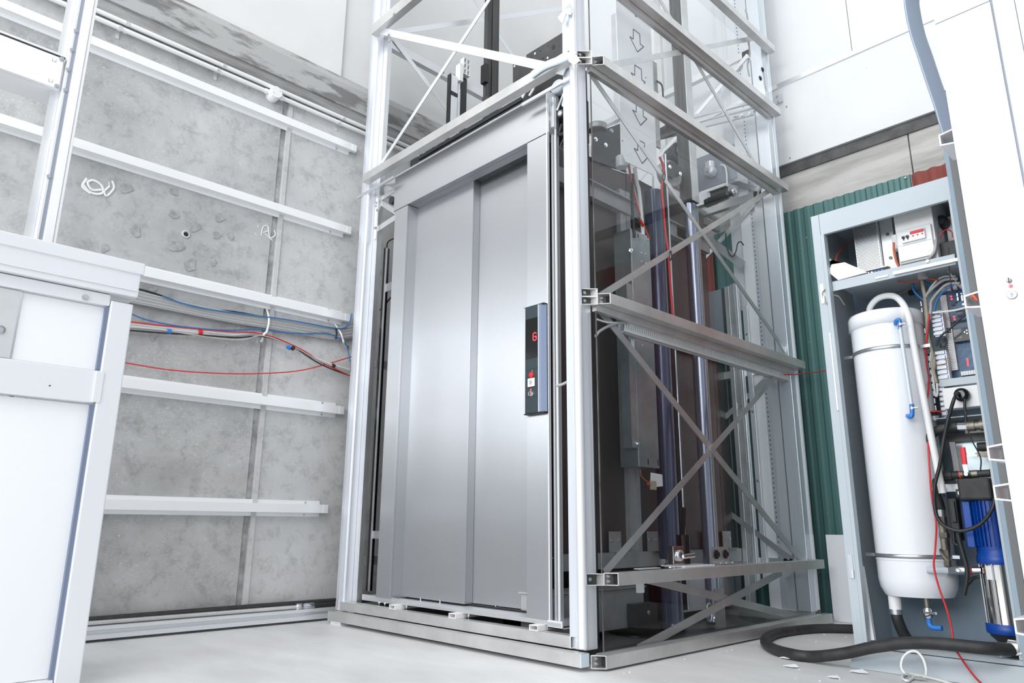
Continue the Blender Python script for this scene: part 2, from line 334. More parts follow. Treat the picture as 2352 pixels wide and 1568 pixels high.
# ------------------------------------------------------------------ wall rails
def hat_rail(z, y0, y1, label, h=.085):
    r = thing('wall_rail', (XW, y1, z), label, 'rail', 'aluminium rails on the concrete wall')
    a = h/2; f = .020
    pr = [(0, -a), (.004, -a), (.004, -a+f), (.045, -a+f), (.045, a-f), (.004, a-f), (.004, a), (0, a), (0, a-f-.003), (.042, a-f-.003), (.042, -a+f+.003), (0, -a+f+.003)]
    MB().prism([(XW+x, y0, z+q) for x, q in pr][:8], (0, y1-y0, 0)).build('hat_profile', M['railalu'], r)
    MB().box(XW+.02, XW+.046, y1, y1+.03, z-a+f, z+a-f).build('rail_tongue', M['railalu'], r)
    for s in (-1, 1): MB().cyl((XW+.003, y1-.09, z+s*(a-.010)), (XW+.009, y1-.09, z+s*(a-.010)), .006, 10).build('screw_head', M['zinc'], r)
for z, y1, lb in ((2.79, .0, 'topmost horizontal aluminium rail on the concrete wall, just under the conduits'), (2.235, .0, 'horizontal aluminium rail across the concrete wall above the chalk scribbles'),
              (1.685, .03, 'horizontal aluminium rail on the concrete wall directly above the cable bundles'), (1.13, .03, 'horizontal aluminium rail on the concrete wall just below the slack red cable'),
              (.575, -.03, 'lowest horizontal aluminium rail fixed to the concrete wall above the floor')):
    hat_rail(z, -3.6, y1, lb)
fr = thing('floor_rail', (-1.83, .04, 0), 'grooved aluminium rail lying on the floor along the concrete wall', 'rail')
MB().prism([(-1.86, -3.6, .012), (-1.80, -3.6, .012), (-1.80, -3.6, .03), (-1.815, -3.6, .034), (-1.815, -3.6, .046), (-1.80, -3.6, .05), (-1.80, -3.6, .064), (-1.86, -3.6, .064)], (0, 3.66, 0)).build('rail_profile', M['alubright'], fr)
# wall base hoses
o = MB().sweep([(XW+.035, -3.6, .075), (XW+.035, -1.5, .080), (XW+.035, -.5, .085), (XW+.035, .3, .085), (XW+.035, 1.2, .085)], .018, 10, 4).build('rubber_hose', M['rubber'])
tag(o, 'straight black hose running along the foot of the concrete wall', 'hose')
fp = thing('steel_pipe', (-1.85, -.1, .08), 'slim steel pipe with end coupling lying on the floor rail along the wall', 'pipe')
MB().cyl((-1.835, -3.6, .076), (-1.835, -.16, .076), .0095, 12).build('pipe_run', M['alurail'], fp)
MB().lathe((-1.835, -.16, .076), (0, 1, 0), [(.011, 0), (.017, .004), (.017, .03), (.013, .034), (.013, .045), (.016, .05), (.016, .1), (.012, .104)], 12).build('coupling', M['zinc'], fp)
MB().cyl((-1.835, -.06, .076), (-1.835, .12, .076), .012, 12).build('hose_tail', M['rubber'], fp)
# conduits
def conduit(z, x, label):
    c = thing('conduit', (x, 0, z), label, 'pipe', 'plastic conduits along the concrete wall')
    MB().cyl((x, -3.6, z), (x, 2.0, z), .0125, 14).build('conduit_run', M['plastic_w'], c)
    for y in (-1.36, -.86, -.10, .6):
        yy = y+(.03 if z > 2.95 else 0)
        mb = MB(); mb.box(XW, XW+.005, yy-.008, yy+.008, z-.045, z+.045)
        mb.cyl((x, yy-.009, z), (x, yy+.009, z), .0150, 12); mb.build('pipe_clip', M['alu'], c)
    return c
cu = conduit(2.968, XW+.03, 'upper of two white plastic conduits, close under the stained concrete band')
cl = conduit(2.925, XW+.032, 'lower of two white plastic conduits, the one entering the round junction box')
jb = thing('junction_box', (XW, -.53, 2.925), 'round white junction box on the wall conduit', 'junction box')
MB().lathe((XW, -.53, 2.925), (1, 0, 0), [(.036, 0), (.036, .055), (.034, .056), (.034, .059), (.036, .06), (.036, .068), (.033, .07)], 28).build('box_body', M['plastic_w'], jb)
for a in (.6, 3.7): MB().cyl((XW+.07, -.53+.022*math.cos(a), 2.925+.022*math.sin(a)), (XW+.0715, -.53+.022*math.cos(a), 2.925+.022*math.sin(a)), .003, 8).build('lid_screw', M['zinc'], jb)
for s in (-1, 1): MB().cyl((XW+.032, -.53+s*.034, 2.925), (XW+.032, -.53+s*.055, 2.925), .016, 14).build('spout', M['plastic_w'], jb)
B('wall_tag', M['plastic_w'], None, XW, XW+.004, -1.50, -1.475, 2.80, 2.86, label='small white tag on the concrete wall beside the top rail', cat='tag')

# ------------------------------------------------------------------ cable bundles on the wall
XC = XW+.035
cb = thing('cable_bundle', P(610, 740, 'x', XC), 'flat sagging band of parallel grey cables above the thinner wires', 'cable bundle')
top = [(250, 652), (310, 668), (400, 690), (520, 716), (610, 729), (700, 744), (770, 754), (830, 748)]; bot = [(250, 682), (310, 695), (400, 713), (520, 737), (610, 752), (700, 768), (770, 778), (830, 770)]
for i in range(8):
    t = i/7; MB().sweep([P(a[0], a[1]*(1-t)+b[1]*t, 'x', XC-.003*(i % 2)) for a, b in zip(top, bot)], .0052, 8, 5).build('cable', M['greycable'], cb)
MB().sweep([P(771, 753, 'x', XC+.006), P(773, 766, 'x', XC+.008), P(771, 778, 'x', XC+.006)], (.006, .002), 6, 3, flat=(1, 0, 0)).build('tie_band', M['blackcable'], cb)
MB().sweep([P(x, y, 'x', XC-.008) for x, y in ((300, 660), (350, 672), (450, 705), (540, 716), (600, 727))], .0048, 8, 4).build('cable', M['blackcable'], cb, label='black cable in the band')
cb = thing('cable_bundle', P(610, 770, 'x', XC), 'loose bundle of thin white, grey and red wires dropping to the lift frame', 'cable bundle')
for dx, pts, mt, r in (
    (0, [(230, 744), (288, 748), (380, 757), (460, 764), (540, 779), (606, 770), (680, 803), (740, 833), (830, 868)], 'whitecable', .0045),
    (.006, [(230, 752), (288, 755), (380, 762), (460, 767), (530, 771), (606, 769), (690, 807), (745, 832), (830, 862)], 'greycable', .0045),
    (.003, [(230, 736), (288, 742), (380, 753), (460, 760), (540, 768), (606, 766), (690, 804), (750, 832), (830, 856)], 'whitecable', .004),
    (.008, [(230, 757), (288, 758), (380, 765), (470, 770), (540, 775), (606, 773), (670, 795), (740, 838), (830, 872)], 'blackcable', .004),
    (.01, [(240, 735), (292, 738), (400, 750), (520, 761), (606, 767), (690, 801), (745, 835), (830, 875)], 'redcable', .0035),
    (.012, [(230, 746), (288, 751), (380, 759), (500, 777), (560, 780), (606, 771), (680, 799), (742, 832), (830, 866)], 'greycable', .0035)):
    MB().sweep([P(x, y, 'x', XC+dx) for x, y in pts], r, 7, 5).build('wire', M[mt], cb, label=mt.replace('cable', ' wire'))
for (px, py, mt) in ((460, 763, 'redbtn'), (388, 761, 'bluefit'), (672, 799, 'blackcable'), (765, 840, 'blackcable'), (663, 797, 'bluefit')):
    c = P(px, py, 'x', XC+.006); d = (P(px+8, py+(1 if px < 600 else 4), 'x', XC+.006)-c).normalized()*.009
    MB().cyl(c-d, c+d, .013, 12).build('tape_band', M[mt], cb)
for pts, lb in (([(372, 680), (450, 705), (560, 721), (640, 731), (700, 741), (760, 752), (790, 753), (803, 738), (808, 720)], 'upper blue wire lying along the top of the grey cable band'),
                ([(240, 695), (293, 717), (340, 735), (420, 750), (520, 758), (600, 756), (640, 762), (700, 766), (750, 765), (785, 780), (798, 800), (803, 830)], 'lower blue wire crossing the grey cable band and curling down beside the post')):
    tag(MB().sweep([P(x, y, 'x', XC+.012) for x, y in pts], .0035, 7, 5).build('blue_wire', M['bluecable']), lb, 'wire')
tag(MB().sweep([P(x, y, 'x', XC) for x, y in ((240, 824), (278, 831), (380, 848), (480, 856), (580, 858), (680, 852), (750, 836), (810, 818), (850, 806))], .0032, 7, 5).build('red_wire', M['redcable']), 'single slack red wire sagging across the concrete wall below the bundles', 'wire')
for pts, lb in (([(613, 708), (618, 735), (613, 760), (606, 768), (601, 783)], 'white hooked strap holding the cables in the middle of the wall'),
                ([(769, 743), (783, 765), (788, 780), (790, 787), (797, 797)], 'white hooked strap holding the cables beside the left post')):
    s = thing('cable_strap', P(*pts[0], 'x', XC), lb, 'strap')
    MB().sweep([P(x, y, 'x', XC+d) for (x, y), d in zip(pts, (-.03, .018, .02, .018, -.03))], (.0065, .0015), 8, 5, flat=(1, 0, 0)).build('strap_band', M['plastic_w'], s)
    c = P(*pts[-1], 'x', XW+.006); MB().lathe(c, (1, 0, 0), [(.012, 0), (.012, .004), (.006, .008)], 12).build('strap_foot', M['zinc'], s)

# ------------------------------------------------------------------ lift shaft frame
F = thing('lift_shaft_frame', (0, 0, 0), 'tall aluminium frame of the lift shaft with glass side and cross braces', 'lift shaft')
W_, D_, H_ = -1.72, 1.90, 4.6
def corner_post(sx, sy, x, y, label=None):
    """80 mm post whose body sits inside corner (x,y); rounded nose on the outer corner"""
    ix, iy = -sx, -sy; a = .078
    b = MB().box(min(x+ix*.002, x+ix*a), max(x+ix*.002, x+ix*a), min(y+iy*.008, y+iy*a), max(y+iy*.008, y+iy*a), .062, H_).build('corner_post', M['silver'], F, .003, label=label)
    MB().cyl((x+ix*.010, y+iy*.004, .07), (x+ix*.010, y+iy*.004, H_), .0185, 24).build('post_bead', M['alubright'], b)
    return b
pFR = corner_post(1, -1, -.012, -.002)
pBR = corner_post(1, 1, 0, D_); 
# front left post: broad rounded outer face
pFL = MB().prism([(W_+.01*(0), .075, .062), (W_, .012, .062), (W_+.012, -.002, .062), (W_+.05, -.010, .062), (W_+.085, -.006, .062), (W_+.09, .002, .062), (W_+.09, .075, .062)], (0, 0, H_-.06)).build('corner_post', M['silver'], F, .002)
B('post_flange', M['alu'], pFL, W_+.092, W_+.135, .045, .075, .062, H_)
B('post_slot', M['black'], pFL, W_-.0, W_+.006, -.0015+.004, .016, 1.33, 1.40)
pBL = corner_post(-1, 1, W_, D_)
B('post_slot', M['zinc'], pFR, -.013, -.0115, .045, .052, 2.9, 3.02)
# rear right extra flanges and perforated strip
B('perforated_strip', M['silver'], pBR, -.200, -.145, 1.855, 1.862, .06, 4.4)
B('post_flange', M['alubright'], pBR, -.144, -.092, 1.84, 1.87, .06, 4.4)
mb = MB()
for i in range(150): mb.box(-.174, -.170, 1.853, 1.856, .3+i*.027, .309+i*.027)
mb.build('perforation', M['black'], pBR, kind='stuff')
# base frame
up = (0, 0, 1)
def fbeam(x0, x1, y, z, w_=.045, h=.045, m1=0, m0=0, nm='front_beam', mt='alurail', **kw): return MB().tube((x0, y, z), (x1, y, z), w_, h, .003, up, m0, m1).build(nm, M[mt], F, .0012, **kw)
fbeam(-1.70, .012, -.028, .038, .045, .045, m1=0, nm='base_beam')
B('beam_end_cap', M['wrap'], F, .0122, .0135, -.050, -.006, .017, .059)
fbeam(-1.70, -.052, .014, .086, .045, .042, m1=-1, nm='base_beam')
def side_rail(z, y0=.098, y1=1.89, m=.75, x=.036, h=.045, nm='side_rail'):
    r = MB().tube((x, y0, z), (x, y1, z), .045, h, .003, up, m, 0).build(nm, M['alurail'], F, .0012); return r
side_rail(.030, .017, 1.93, nm='base_beam'); 
B('glazing_ledge', M['alurail'], F, -.010, .0128, .06, 1.93, .008, .050)
B('base_beam', M['alurail'], F, -1.72, -.01, 1.82, 1.88, .01, .06); B('base_beam', M['alurail'], F, -1.72, -1.66, .08, 1.82, .01, .06)
RZ = (.305, 1.391, 2.498)
for z in RZ: side_rail(z)
side_rail(3.015, .10); side_rail(3.47, .10)
# dark channel carried under each rail against the glass
for z in (1.391, 2.498, 3.015): B('rail_channel', M['alurail'], F, -.010, .012, .08, 1.82, z-.050, z-.008)
# open tube stubs beside the bead
for z, n in ((.305, 1), (1.391, 2), (2.498, 2)):
    for k in range(n):
        zz = z + (.0 if n == 1 else (-.004 + .034*(1-k)-.01)); hh = .042 if n == 1 else .034
        st = MB().tube((-.045, .042, zz), (.006, .042, zz), .050, hh, .0025, up, 0, -1).build('beam_stub', M['alurail'], F); MB().prism([(-.0135, .021, zz-hh/2+.003), (-.012, .021, zz-hh/2+.003), (-.004, .064, zz-hh/2+.003), (-.0135, .064, zz-hh/2+.003)], (0, 0, hh-.006)).build('stub_shade', M['darkplate'], F); bolt((-.011, .034, zz), (1, -.2, 0), F, .0055, .006)  # dark plate in each stub paints the shade of its hollow
for z in RZ + (.03,):
    y = .125 if z > .1 else .045
    B('tube_shade', M['darkplate'], F, .0168, .0555, y+.012, y+.016, z-.019, z+.019)  # dark plate painted in as shade inside the open rail end
    for k in (-1, 1): bolt((.0175, y-.014, z+k*.009), (1, -.2, 0), F, .0055, .008)
for x, z in ((.0, .082),(.0, .094)): bolt((-.045, .0, z), (.5, -1, 0), F, .005, .005)
# front beams
b1 = fbeam(-1.635, -.012, -.024, 2.478, .045, .05); b2 = fbeam(-1.64, -.03, -.024, 3.50, .045, .07)
bolt(P(905, 33, 'y', -.048), (0, -1, 0), b2)
for pa, pb_ in (((822, 451), (905, 408)), ((1200, 241), (1320, 170))):
    a, b = P(*pa, 'y', -.008), P(*pb_, 'y', -.008); MB().box(a.x, b.x, -.012, -.003, (a.z+b.z)/2-.010, (a.z+b.z)/2+.006).build('front_angle', M['alu'], F)
# left side rails and back rails
for z in (2.48, 3.50): 
    b = MB().tube((-1.685, .08, z), (-1.685, 1.82, z), .04, .06, .003).build('left_rail', M['alu'], F, .001)
bolt((-1.664, .55, 3.5), (1, 0, 0), F); bolt((-1.664, .55, 2.48), (1, 0, 0), F)
for z in (.305, 1.391): MB().tube((-1.685, .08, z), (-1.685, 1.82, z), .04, .045, .003).build('left_rail', M['alu'], F)
for z in (.305, 1.391, 2.498, 3.5): MB().tube((-1.64, 1.86, z), (-.08, 1.86, z), .04, .045, .003).build('back_rail', M['alu'], F)
# flat bar braces
def brace(p, q, n, w_=.03, t=.004, mt='alurail', nm='brace'):
    p, q, n = Vector(p), Vector(q), Vector(n); d = (q-p).normalized(); sd = n.cross(d)
    vs = [e + sd*(a*w_/2) + n*(b*t/2) for e in (p, q) for a, b in ((-1, -1), (1, -1), (1, 1), (-1, 1))]
    return MB().add(vs, [(0, 3, 2, 1), (4, 5, 6, 7), (0, 1, 5, 4), (1, 2, 6, 5), (2, 3, 7, 6), (3, 0, 4, 7)]).build(nm, M[mt], F)
X = (1, 0, 0); Y = (0, 1, 0)
for a, z0, b, z1, k in ((.13, .325, 1.76, 1.365, 0), (.13, 1.375, 1.83, .30, 1), (.12, 1.41, 1.80, 2.475, 0), (.12, 2.47, 1.86, 1.46, 1), (.13, 2.50, 1.80, 3.545, 0), (.50, 3.35, 1.80, 2.50, 1), (.32, .035, 1.55, .272, 0), (.40, .290, 1.72, .04, 1)):
    brace((-.018-k*.006, a, z0), (-.018-k*.006, b, z1), X, .034 if z1 < .5 else .029)
brace((-1.58, -.006, 2.49), (-.06, -.006, 3.44), Y, .026, mt='alubright'); brace((-1.60, -.012, 3.49), (-.06, -.012, 2.44), Y, .042, mt='alubright')
brace((-1.66, .09, 3.56), (-1.66, 1.85, 4.75), X, .035, mt='alubright'); brace((-1.654, .6, 4.36), (-1.654, 1.85, 3.5), X, .03, mt='alubright')
brace((-1.66, .09, 3.57), (-1.66, 1.85, 2.35), X, .035, mt='alubright'); brace((-1.654, .09, 2.5), (-1.654, 1.85, 3.45), X, .03, mt='alubright')
for z0, z1 in ((.33, 1.37), (1.41, 2.47), (2.52, 3.48)):
    brace((-1.6, 1.835, z0), (-.1, 1.835, z1), Y, .03, mt='alu'); brace((-1.6, 1.829, z1), (-.1, 1.829, z0), Y, .03, mt='alu')
for z in (.30, 1.39, 2.50): brace((-.13, 1.82, z-.06), (-.02, 1.70, z-.02), (1, 0, 0), .045, mt='alu', nm='gusset')
for px, py in ((893, 80), (896, 86), (894, 96), (898, 92)): bolt(P(px, py, 'y', -.018), (0, -1, 0), F, .007)
# glass panes in the right side
for z0, z1, y1 in ((.045, 2.30, 1.905), (2.302, 4.5, 1.975)):
    B('glass_pane', M['glass'], F, .004, .010, .083, y1, z0, z1)
B('glass_edge', M['darktrim'], F, .004, .010, .0812, .0828, .045, 4.5)
# shims under the base
for (x, y, lb) in ((-1.64, -.02, 'stack of white plastic shims under the left corner of the lift frame'),):
    s = thing('shim_stack', (x, y, 0), lb, 'shim')
    for k in range(3): B('shim', M['plastic_w'] if k != 1 else M['wrap'], s, x-.03+.004*k, x+.07-.003*k, y-.03, y+.05, .0005+k*.005, .0048+k*.005)
# bolts along brace crossings
for y, z in ((.93, .845), (.96, 1.95)): bolt((-.010, y, z), (1, 0, 0), F, .005, .004)

# loose items on the frame
tag(MB().sweep([P(x, y, 'y', -.055) for x, y in ((1222, 172), (1250, 152), (1285, 138), (1310, 128), (1322, 130))], (.020, .008), 10, 6, flat=(0, 1, 0)).build('film_wrap', M['wrap']), 'pale blue protective film hanging over the front beam at the corner post', 'film')
mbw = MB(); pw = [P(1280, 40, 'y', -.03), P(1297, 20, 'y', -.03), P(1308, 7, 'y', -.045), P(1313, 18, 'y', -.03), P(1311, 34, 'y', -.035), P(1300, 32, 'y', -.04), P(1291, 55, 'y', -.03)]
mbw.prism(pw, (0, .006, 0)); tag(mbw.build('film_wrap', M['wrap'], None, .002), 'torn flap of pale film high on the front of the corner post', 'film')
pw = [P(1308, 128, 'y', -.06), P(1322, 124, 'y', -.06), P(1332, 138, 'y', -.055), P(1318, 150, 'y', -.06), P(1305, 140, 'y', -.065)]
tag(MB().prism(pw, (0, .004, 0)).build('paper_flap', M['plastic_w'], None, .001), 'white crumpled corner of film where the front beam meets the post', 'film')
# slotted cable duct under the middle rail
dc = thing('cable_duct', (-.02, .30, 1.33), 'white slotted cable duct running under the middle side rail behind glass', 'cable duct')
B('duct_back', M['plastic_w'], dc, -.050, -.046, .30, 1.82, 1.300, 1.345); B('duct_bottom', M['plastic_w'], dc, -.050, -.014, .30, 1.82, 1.300, 1.303); B('duct_top_edge', M['plastic_w'], dc, -.018, -.013, .30, 1.82, 1.341, 1.346); B('duct_lower_edge', M['plastic_w'], dc, -.018, -.013, .30, 1.82, 1.300, 1.314)
for i in range(95): B('duct_finger', M['plastic_w'], dc, -.0175, -.0145, .302+i*.016, .311+i*.016, 1.314, 1.341)
B('duct_core', M['greycable'], dc, -.046, -.030, .31, 1.81, 1.304, 1.338)
for pts, mt, lb in (([(1371, 733), (1395, 740), (1425, 741), (1440, 742)], 'whitecable', 'thin white cable pair entering the near end of the cable duct'),
                ([(1368, 772), (1378, 760), (1400, 748), (1425, 741), (1440, 742)], 'greycable', 'grey cable curving from the corner post into the cable duct')):
    tag(MB().sweep([P(x, y, 'x', -.012) for x, y in pts], .006 if mt[0] == 'g' else .004, 8, 5).build('cable', M[mt]), lb, 'cable')
tag(MB().sweep([P(x, y, 'x', 0.02) for x, y in ((1800, 860), (1820, 860), (1850, 857))] + [P(1897, 851, 'y', 1.7)], .003, 6, 4).build('red_wire', M['redcable']), 'thin red wire leaving the far end of the duct towards the cabinet', 'wire')

# ------------------------------------------------------------------ lift landing door
D = thing('lift_door', (-.82, .05, .12), 'brushed stainless two-leaf sliding lift door with its surround', 'lift door')
YF = .05
B('header_panel', M['steel'], D, -1.437, -.228, YF, YF+.03, 2.232, 2.447, .0015)
B('header_soffit', M['steel'], D, -1.437, -.228, YF+.0302, .125, 2.232, 2.262)
B('header_back', M['darkplate'], D, -1.43, -.24, .126, .19, 2.24, 2.44)
jl = B('left_jamb', M['steel'], D, -1.420, -1.300, YF, YF+.012, .142, 2.229, .0015)
B('jamb_reveal', M['steel'], jl, -1.312, -1.300, YF+.0122, .165, .142, 2.229)
B('jamb_side', M['steel'], jl, -1.420, -1.408, YF+.0122, .12, .142, 2.229)
jr = B('right_jamb', M['steel'], D, -.356, -.233, YF, YF+.012, .142, 2.229, .0015)
B('jamb_reveal', M['steel'], jr, -.356, -.344, YF+.0122, .165, .142, 2.229)
dl = B('door_leaf', M['steel'], D, -1.306, -.820, .122, .128, .150, 2.262, .001)
B('leaf_edge', M['steel'], dl, -.8215, -.820, .1282, .168, .150, 2.262)
dr = B('door_leaf', M['steel'], D, -.850, -.346, .170, .176, .152, 2.262)
B('leaf_gap', M['black'], D, -1.30, -.35, .15, .165, .1335, .1495)
for x, y in ((-1.14, .118), (-.99, .118), (-.66, .165)): MB().cyl((x, y, .1405), (x, y, .156), .004, 8).build('guide_pin', M['zinc'], D)
# side channel on the right
sc = MB().box(-.232, -.225, YF-.003, YF+.012, .125, 2.445).box(-.232, -.223, YF+.030, YF+.075, .13, 2.30).build('edge_profile', M['alubright'], D, .001)
MB().cyl((-.226, YF+.052, .14), (-.226, YF+.052, 2.27), .0085, 12).build('round_bead', M['alubright'], sc)
B('header_return', M['alu'], D, -.227, -.222, YF+.004, YF+.075, 2.235, 2.445)
B('header_fin', M['whitegloss'], D, -.2215, -.214, YF+.028, YF+.050, 2.27, 2.425, .002)
B('header_lip', M['alubright'], D, -1.437, -.228, YF+.002, YF+.010, 2.447, 2.458)
for x in (-1.27, -1.22, -.93, -.63, -.60, -.40, -.34): MB().box(x-.012, x+.012, YF+.012, YF+.022, 2.447, 2.468).build('header_clip', M['plastic_w'], D)
# sill
sl = MB().prism([(-1.26, YF-.022, .128), (-1.26, .175, .128), (-1.26, .175, .142), (-1.26, YF-.010, .142), (-1.26, YF-.018, .1385), (-1.26, YF-.022, .1385)], (1.105, 0, 0)).build('door_sill', M['alu'], D)
MB().box(-1.56, -1.262, .06, .068, .118, .146).box(-1.56, -1.262, .068, .15, .118, .122).box(-1.56, -1.262, .085, .150, .138, .141).build('sill_extension', M['alu'], sl)
MB().box(-.225, -.150, .034, .040, .118, .146).box(-.225, -.150, .034, .11, .118, .121).build('sill_bracket', M['alubright'], sl)
for x in (-1.38, -1.33, -1.15, -.70, -.30, -.235): 
    MB().cyl((x, .045, .110), (x, .045, .128), .003, 8).build('levelling_screw', M['zinc'], sl); MB().cyl((x, .045, .118), (x, .045, .124), .007, 6, smooth=False).build('nut', M['zinc'], sl)
for x in (-1.19, -.745, -.257):
    MB().tube((x, -.012, .1175), (x, .16, .1175), .046, .0205, .003).build('support_tube', M['plastic_w'], D, .001)
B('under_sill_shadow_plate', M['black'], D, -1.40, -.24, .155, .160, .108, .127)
# call panel
K = thing('call_panel', (-.286, .03, .94), 'charcoal call panel with red G display on the right door jamb', 'call panel')
x0, x1, z0, z1 = -.345, -.227, .950, 1.412
def xz(pts, y0, y1, name, mt, par, **kw): return MB().prism([(x, y0, z) for x, z in pts], (0, y1-y0, 0)).build(name, M[mt], par, **kw)
MB().prism([(x0, YF-.001, z0), (x0+.010, YF-.026, z0), (x1-.028, YF-.030, z0), (x1-.018, YF-.028, z0), (x1, YF-.010, z0), (x1, YF-.001, z0)], (0, 0, z1-z0)).build('housing', M['panel_b'], K, .001)
fx0, fx1 = x0+.012, x1-.032; fy = YF-.031
B('face_plate', M['panel_c'], K, fx0, fx1, fy, YF-.02, z0+.001, z1-.001)
B('edge_trim', M['alubright'], K, fx1+.001, fx1+.005, fy-.001, YF-.02, z0, z1); B('edge_trim', M['alu'], K, fx0-.004, fx0-.001, fy-.0005, YF-.02, z0, z1)
B('end_cap', M['black'], K, x0, x1, YF-.028, YF-.001, z0-.005, z0-.0005); B('end_cap', M['panel_c'], K, x0, x1, YF-.028, YF-.001, z1+.0005, z1+.004)
sc_ = B('display', M['screen'], K, fx0+.001, fx1-.001, fy-.001, fy, 1.182, 1.358)
# red dot-matrix G
G = ["01110", "10001", "10000", "10000", "10111", "10001", "10001", "10001", "01110"]
mb = MB(); gx, gz, st = fx0+.0455, 1.292, .0041
for r, row in enumerate(G):
    for q, ch in enumerate(row):
        if ch == '1': mb.box(gx+q*.0044, gx+q*.0044+.0038, fy-.0020, fy-.0011, gz-r*st-.0036, gz-r*st)
mb.build('letter_g', M['led'], sc_)
for z in (1.135, 1.102, 1.058, 1.018): B('plate_joint', M['black'], K, fx0, fx1, fy-.0004, fy+.001, z-.0006, z+.0006)
MB().cyl((-.292, fy-.001, 1.127), (-.292, fy+.002, 1.127), .003, 10).build('indicator_lamp', M['zinc'], K)
MB().lathe((-.296, fy+.001, 1.110), (0, -1, 0), [(.0125, 0), (.0125, .006), (.009, .008)], 20).build('alarm_button', M['redbtn'], K)
cbn = B('call_button', M['whitegloss'], K, -.317, -.277, fy-.004, fy, 1.060, 1.096, .0015)
MB().lathe((-.297, fy-.004, 1.078), (0, -1, 0), [(.0105, 0), (.0105, .0008), (.009, .0009)], 20).build('button_ring', M['alu'], cbn)
MB().cyl((-.301, fy-.001, 1.048), (-.301, fy+.001, 1.048), .0035, 10).build('indicator_lamp', M['led'], K)
ks = MB().lathe((-.300, fy+.001, 1.030), (0, -1, 0), [(.0135, 0), (.0135, .004), (.010, .007), (.010, .009)], 20).build('key_switch', M['chrome'], K)
B('key_slot', M['black'], ks, -.3012, -.2988, fy-.0095, fy-.0075, 1.024, 1.036)

# ------------------------------------------------------------------ door operator and machinery behind the header
O = thing('door_operator', (-.95, .2, 2.47), 'long black door operator housing above the stainless header', 'door operator')
B('housing', M['black'], O, -1.45, -.50, .16, .25, 2.455, 2.60, .002); B('motor_housing', M['black'], O, -.50, -.16, .16, .26, 2.455, 2.62)
for z in (2.50, 2.535, 2.57): B('housing_rib', M['blackgloss'], O, -1.36, -.50, .154, .1598, z, z+.006)
MB().lathe((-1.405, .165, 2.50), (0, -1, 0), [(.026, 0), (.026, .012), (.014, .014), (.014, .02)], 20).build('pulley', M['zinc'], O)
MB().lathe((-.24, .155, 2.512), (0, -1, 0), [(.040, 0), (.040, .02), (.034, .026), (.030, .0262), (.012, .028)], 28).build('motor_pulley', M['wrap'], O)
mp = thing('machine_plate', (-.35, .27, 2.6), 'dark steel machine plate with drilled holes above the door operator', 'steel plate')
MB().prism([P(x, y, 'y', .20) for x, y in ((1178, 200), (1178, 148), (1184, 141), (1208, 142), (1209, 126), (1300, 70), (1300, 200))], (0, .006, 0)).build('plate_body', M['darkplate'], mp)
for px, py, r, mt in ((1271, 108, .012, 'black'), (1229, 123, .006, 'plastic_w'), (1258, 133, .006, 'plastic_w'), (1182, 152, .006, 'plastic_w'), (1259, 106, .003, 'black'), (1241, 117, .003, 'black'), (1259, 129, .003, 'black'), (1247, 134, .005, 'black')):
    c = P(px, py, 'y', .20); MB().cyl((c.x, .1985, c.z), (c.x, .2005, c.z), r, 14).build('hole', M[mt], mp)
# odds at the right of the header, seen in the gap beside the corner post
gg = thing('door_lock', (-.16, .12, 2.2), 'black and chrome door lock mechanism in the gap beside the corner post', 'lock')
B('lock_body', M['black'], gg, -.215, -.120, .14, .22, 2.20, 2.42, .002)
MB().cyl((-.19, .14, 2.335), (-.19, .10, 2.335), .020, 18).build('lock_roller', M['rubber'], gg)
MB().lathe((-.19, .10, 2.335), (0, -1, 0), [(.014, 0), (.014, .006), (.008, .008)], 16).build('roller_cap', M['chrome'], gg)
MB().sweep([(-.21, .10, 2.36), (-.16, .09, 2.42)], .005, 8, 4, curve=False).build('lock_lever', M['plastic_w'], gg)
MB().sweep([(-.185, .11, 2.42), (-.165, .10, 2.40), (-.175, .10, 2.37), (-.15, .10, 2.36)], .006, 8, 4).build('lock_wire', M['whitecable'], gg)
MB().sweep([(-.20, .12, 2.29), (-.205, .11, 2.24), (-.16, .10, 2.22), (-.14, .11, 2.20)], .008, 8, 5).build('lock_cable', M['blackcable'], gg)
MB().sweep([(-.19, .12, 2.21), (-.2, .11, 2.17), (-.17, .11, 2.13), (-.19, .12, 2.09)], .005, 8, 5).build('lock_cable', M['blackcable'], gg)
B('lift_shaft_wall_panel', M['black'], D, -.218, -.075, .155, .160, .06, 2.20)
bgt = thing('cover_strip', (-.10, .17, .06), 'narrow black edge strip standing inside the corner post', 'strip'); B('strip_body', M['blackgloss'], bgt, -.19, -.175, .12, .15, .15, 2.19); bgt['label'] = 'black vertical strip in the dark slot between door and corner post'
tag(MB().sweep([P(x, y, 'y', .06) for x, y in ((1278, 885), (1290, 883), (1303, 877))], .006, 8, 4).build('cable', M['greycable']), 'short grey cable bridging the dark slot beside the call panel', 'cable')
tag(MB().sweep([P(x, y, 'y', .13) for x, y in ((1200, 225), (1207, 212), (1214, 208), (1222, 200), (1226, 195), (1225, 205), (1216, 220))], .007, 8, 5).build('white_cables', M['whitecable']), 'loop of white cable bunched on top of the header', 'cable')

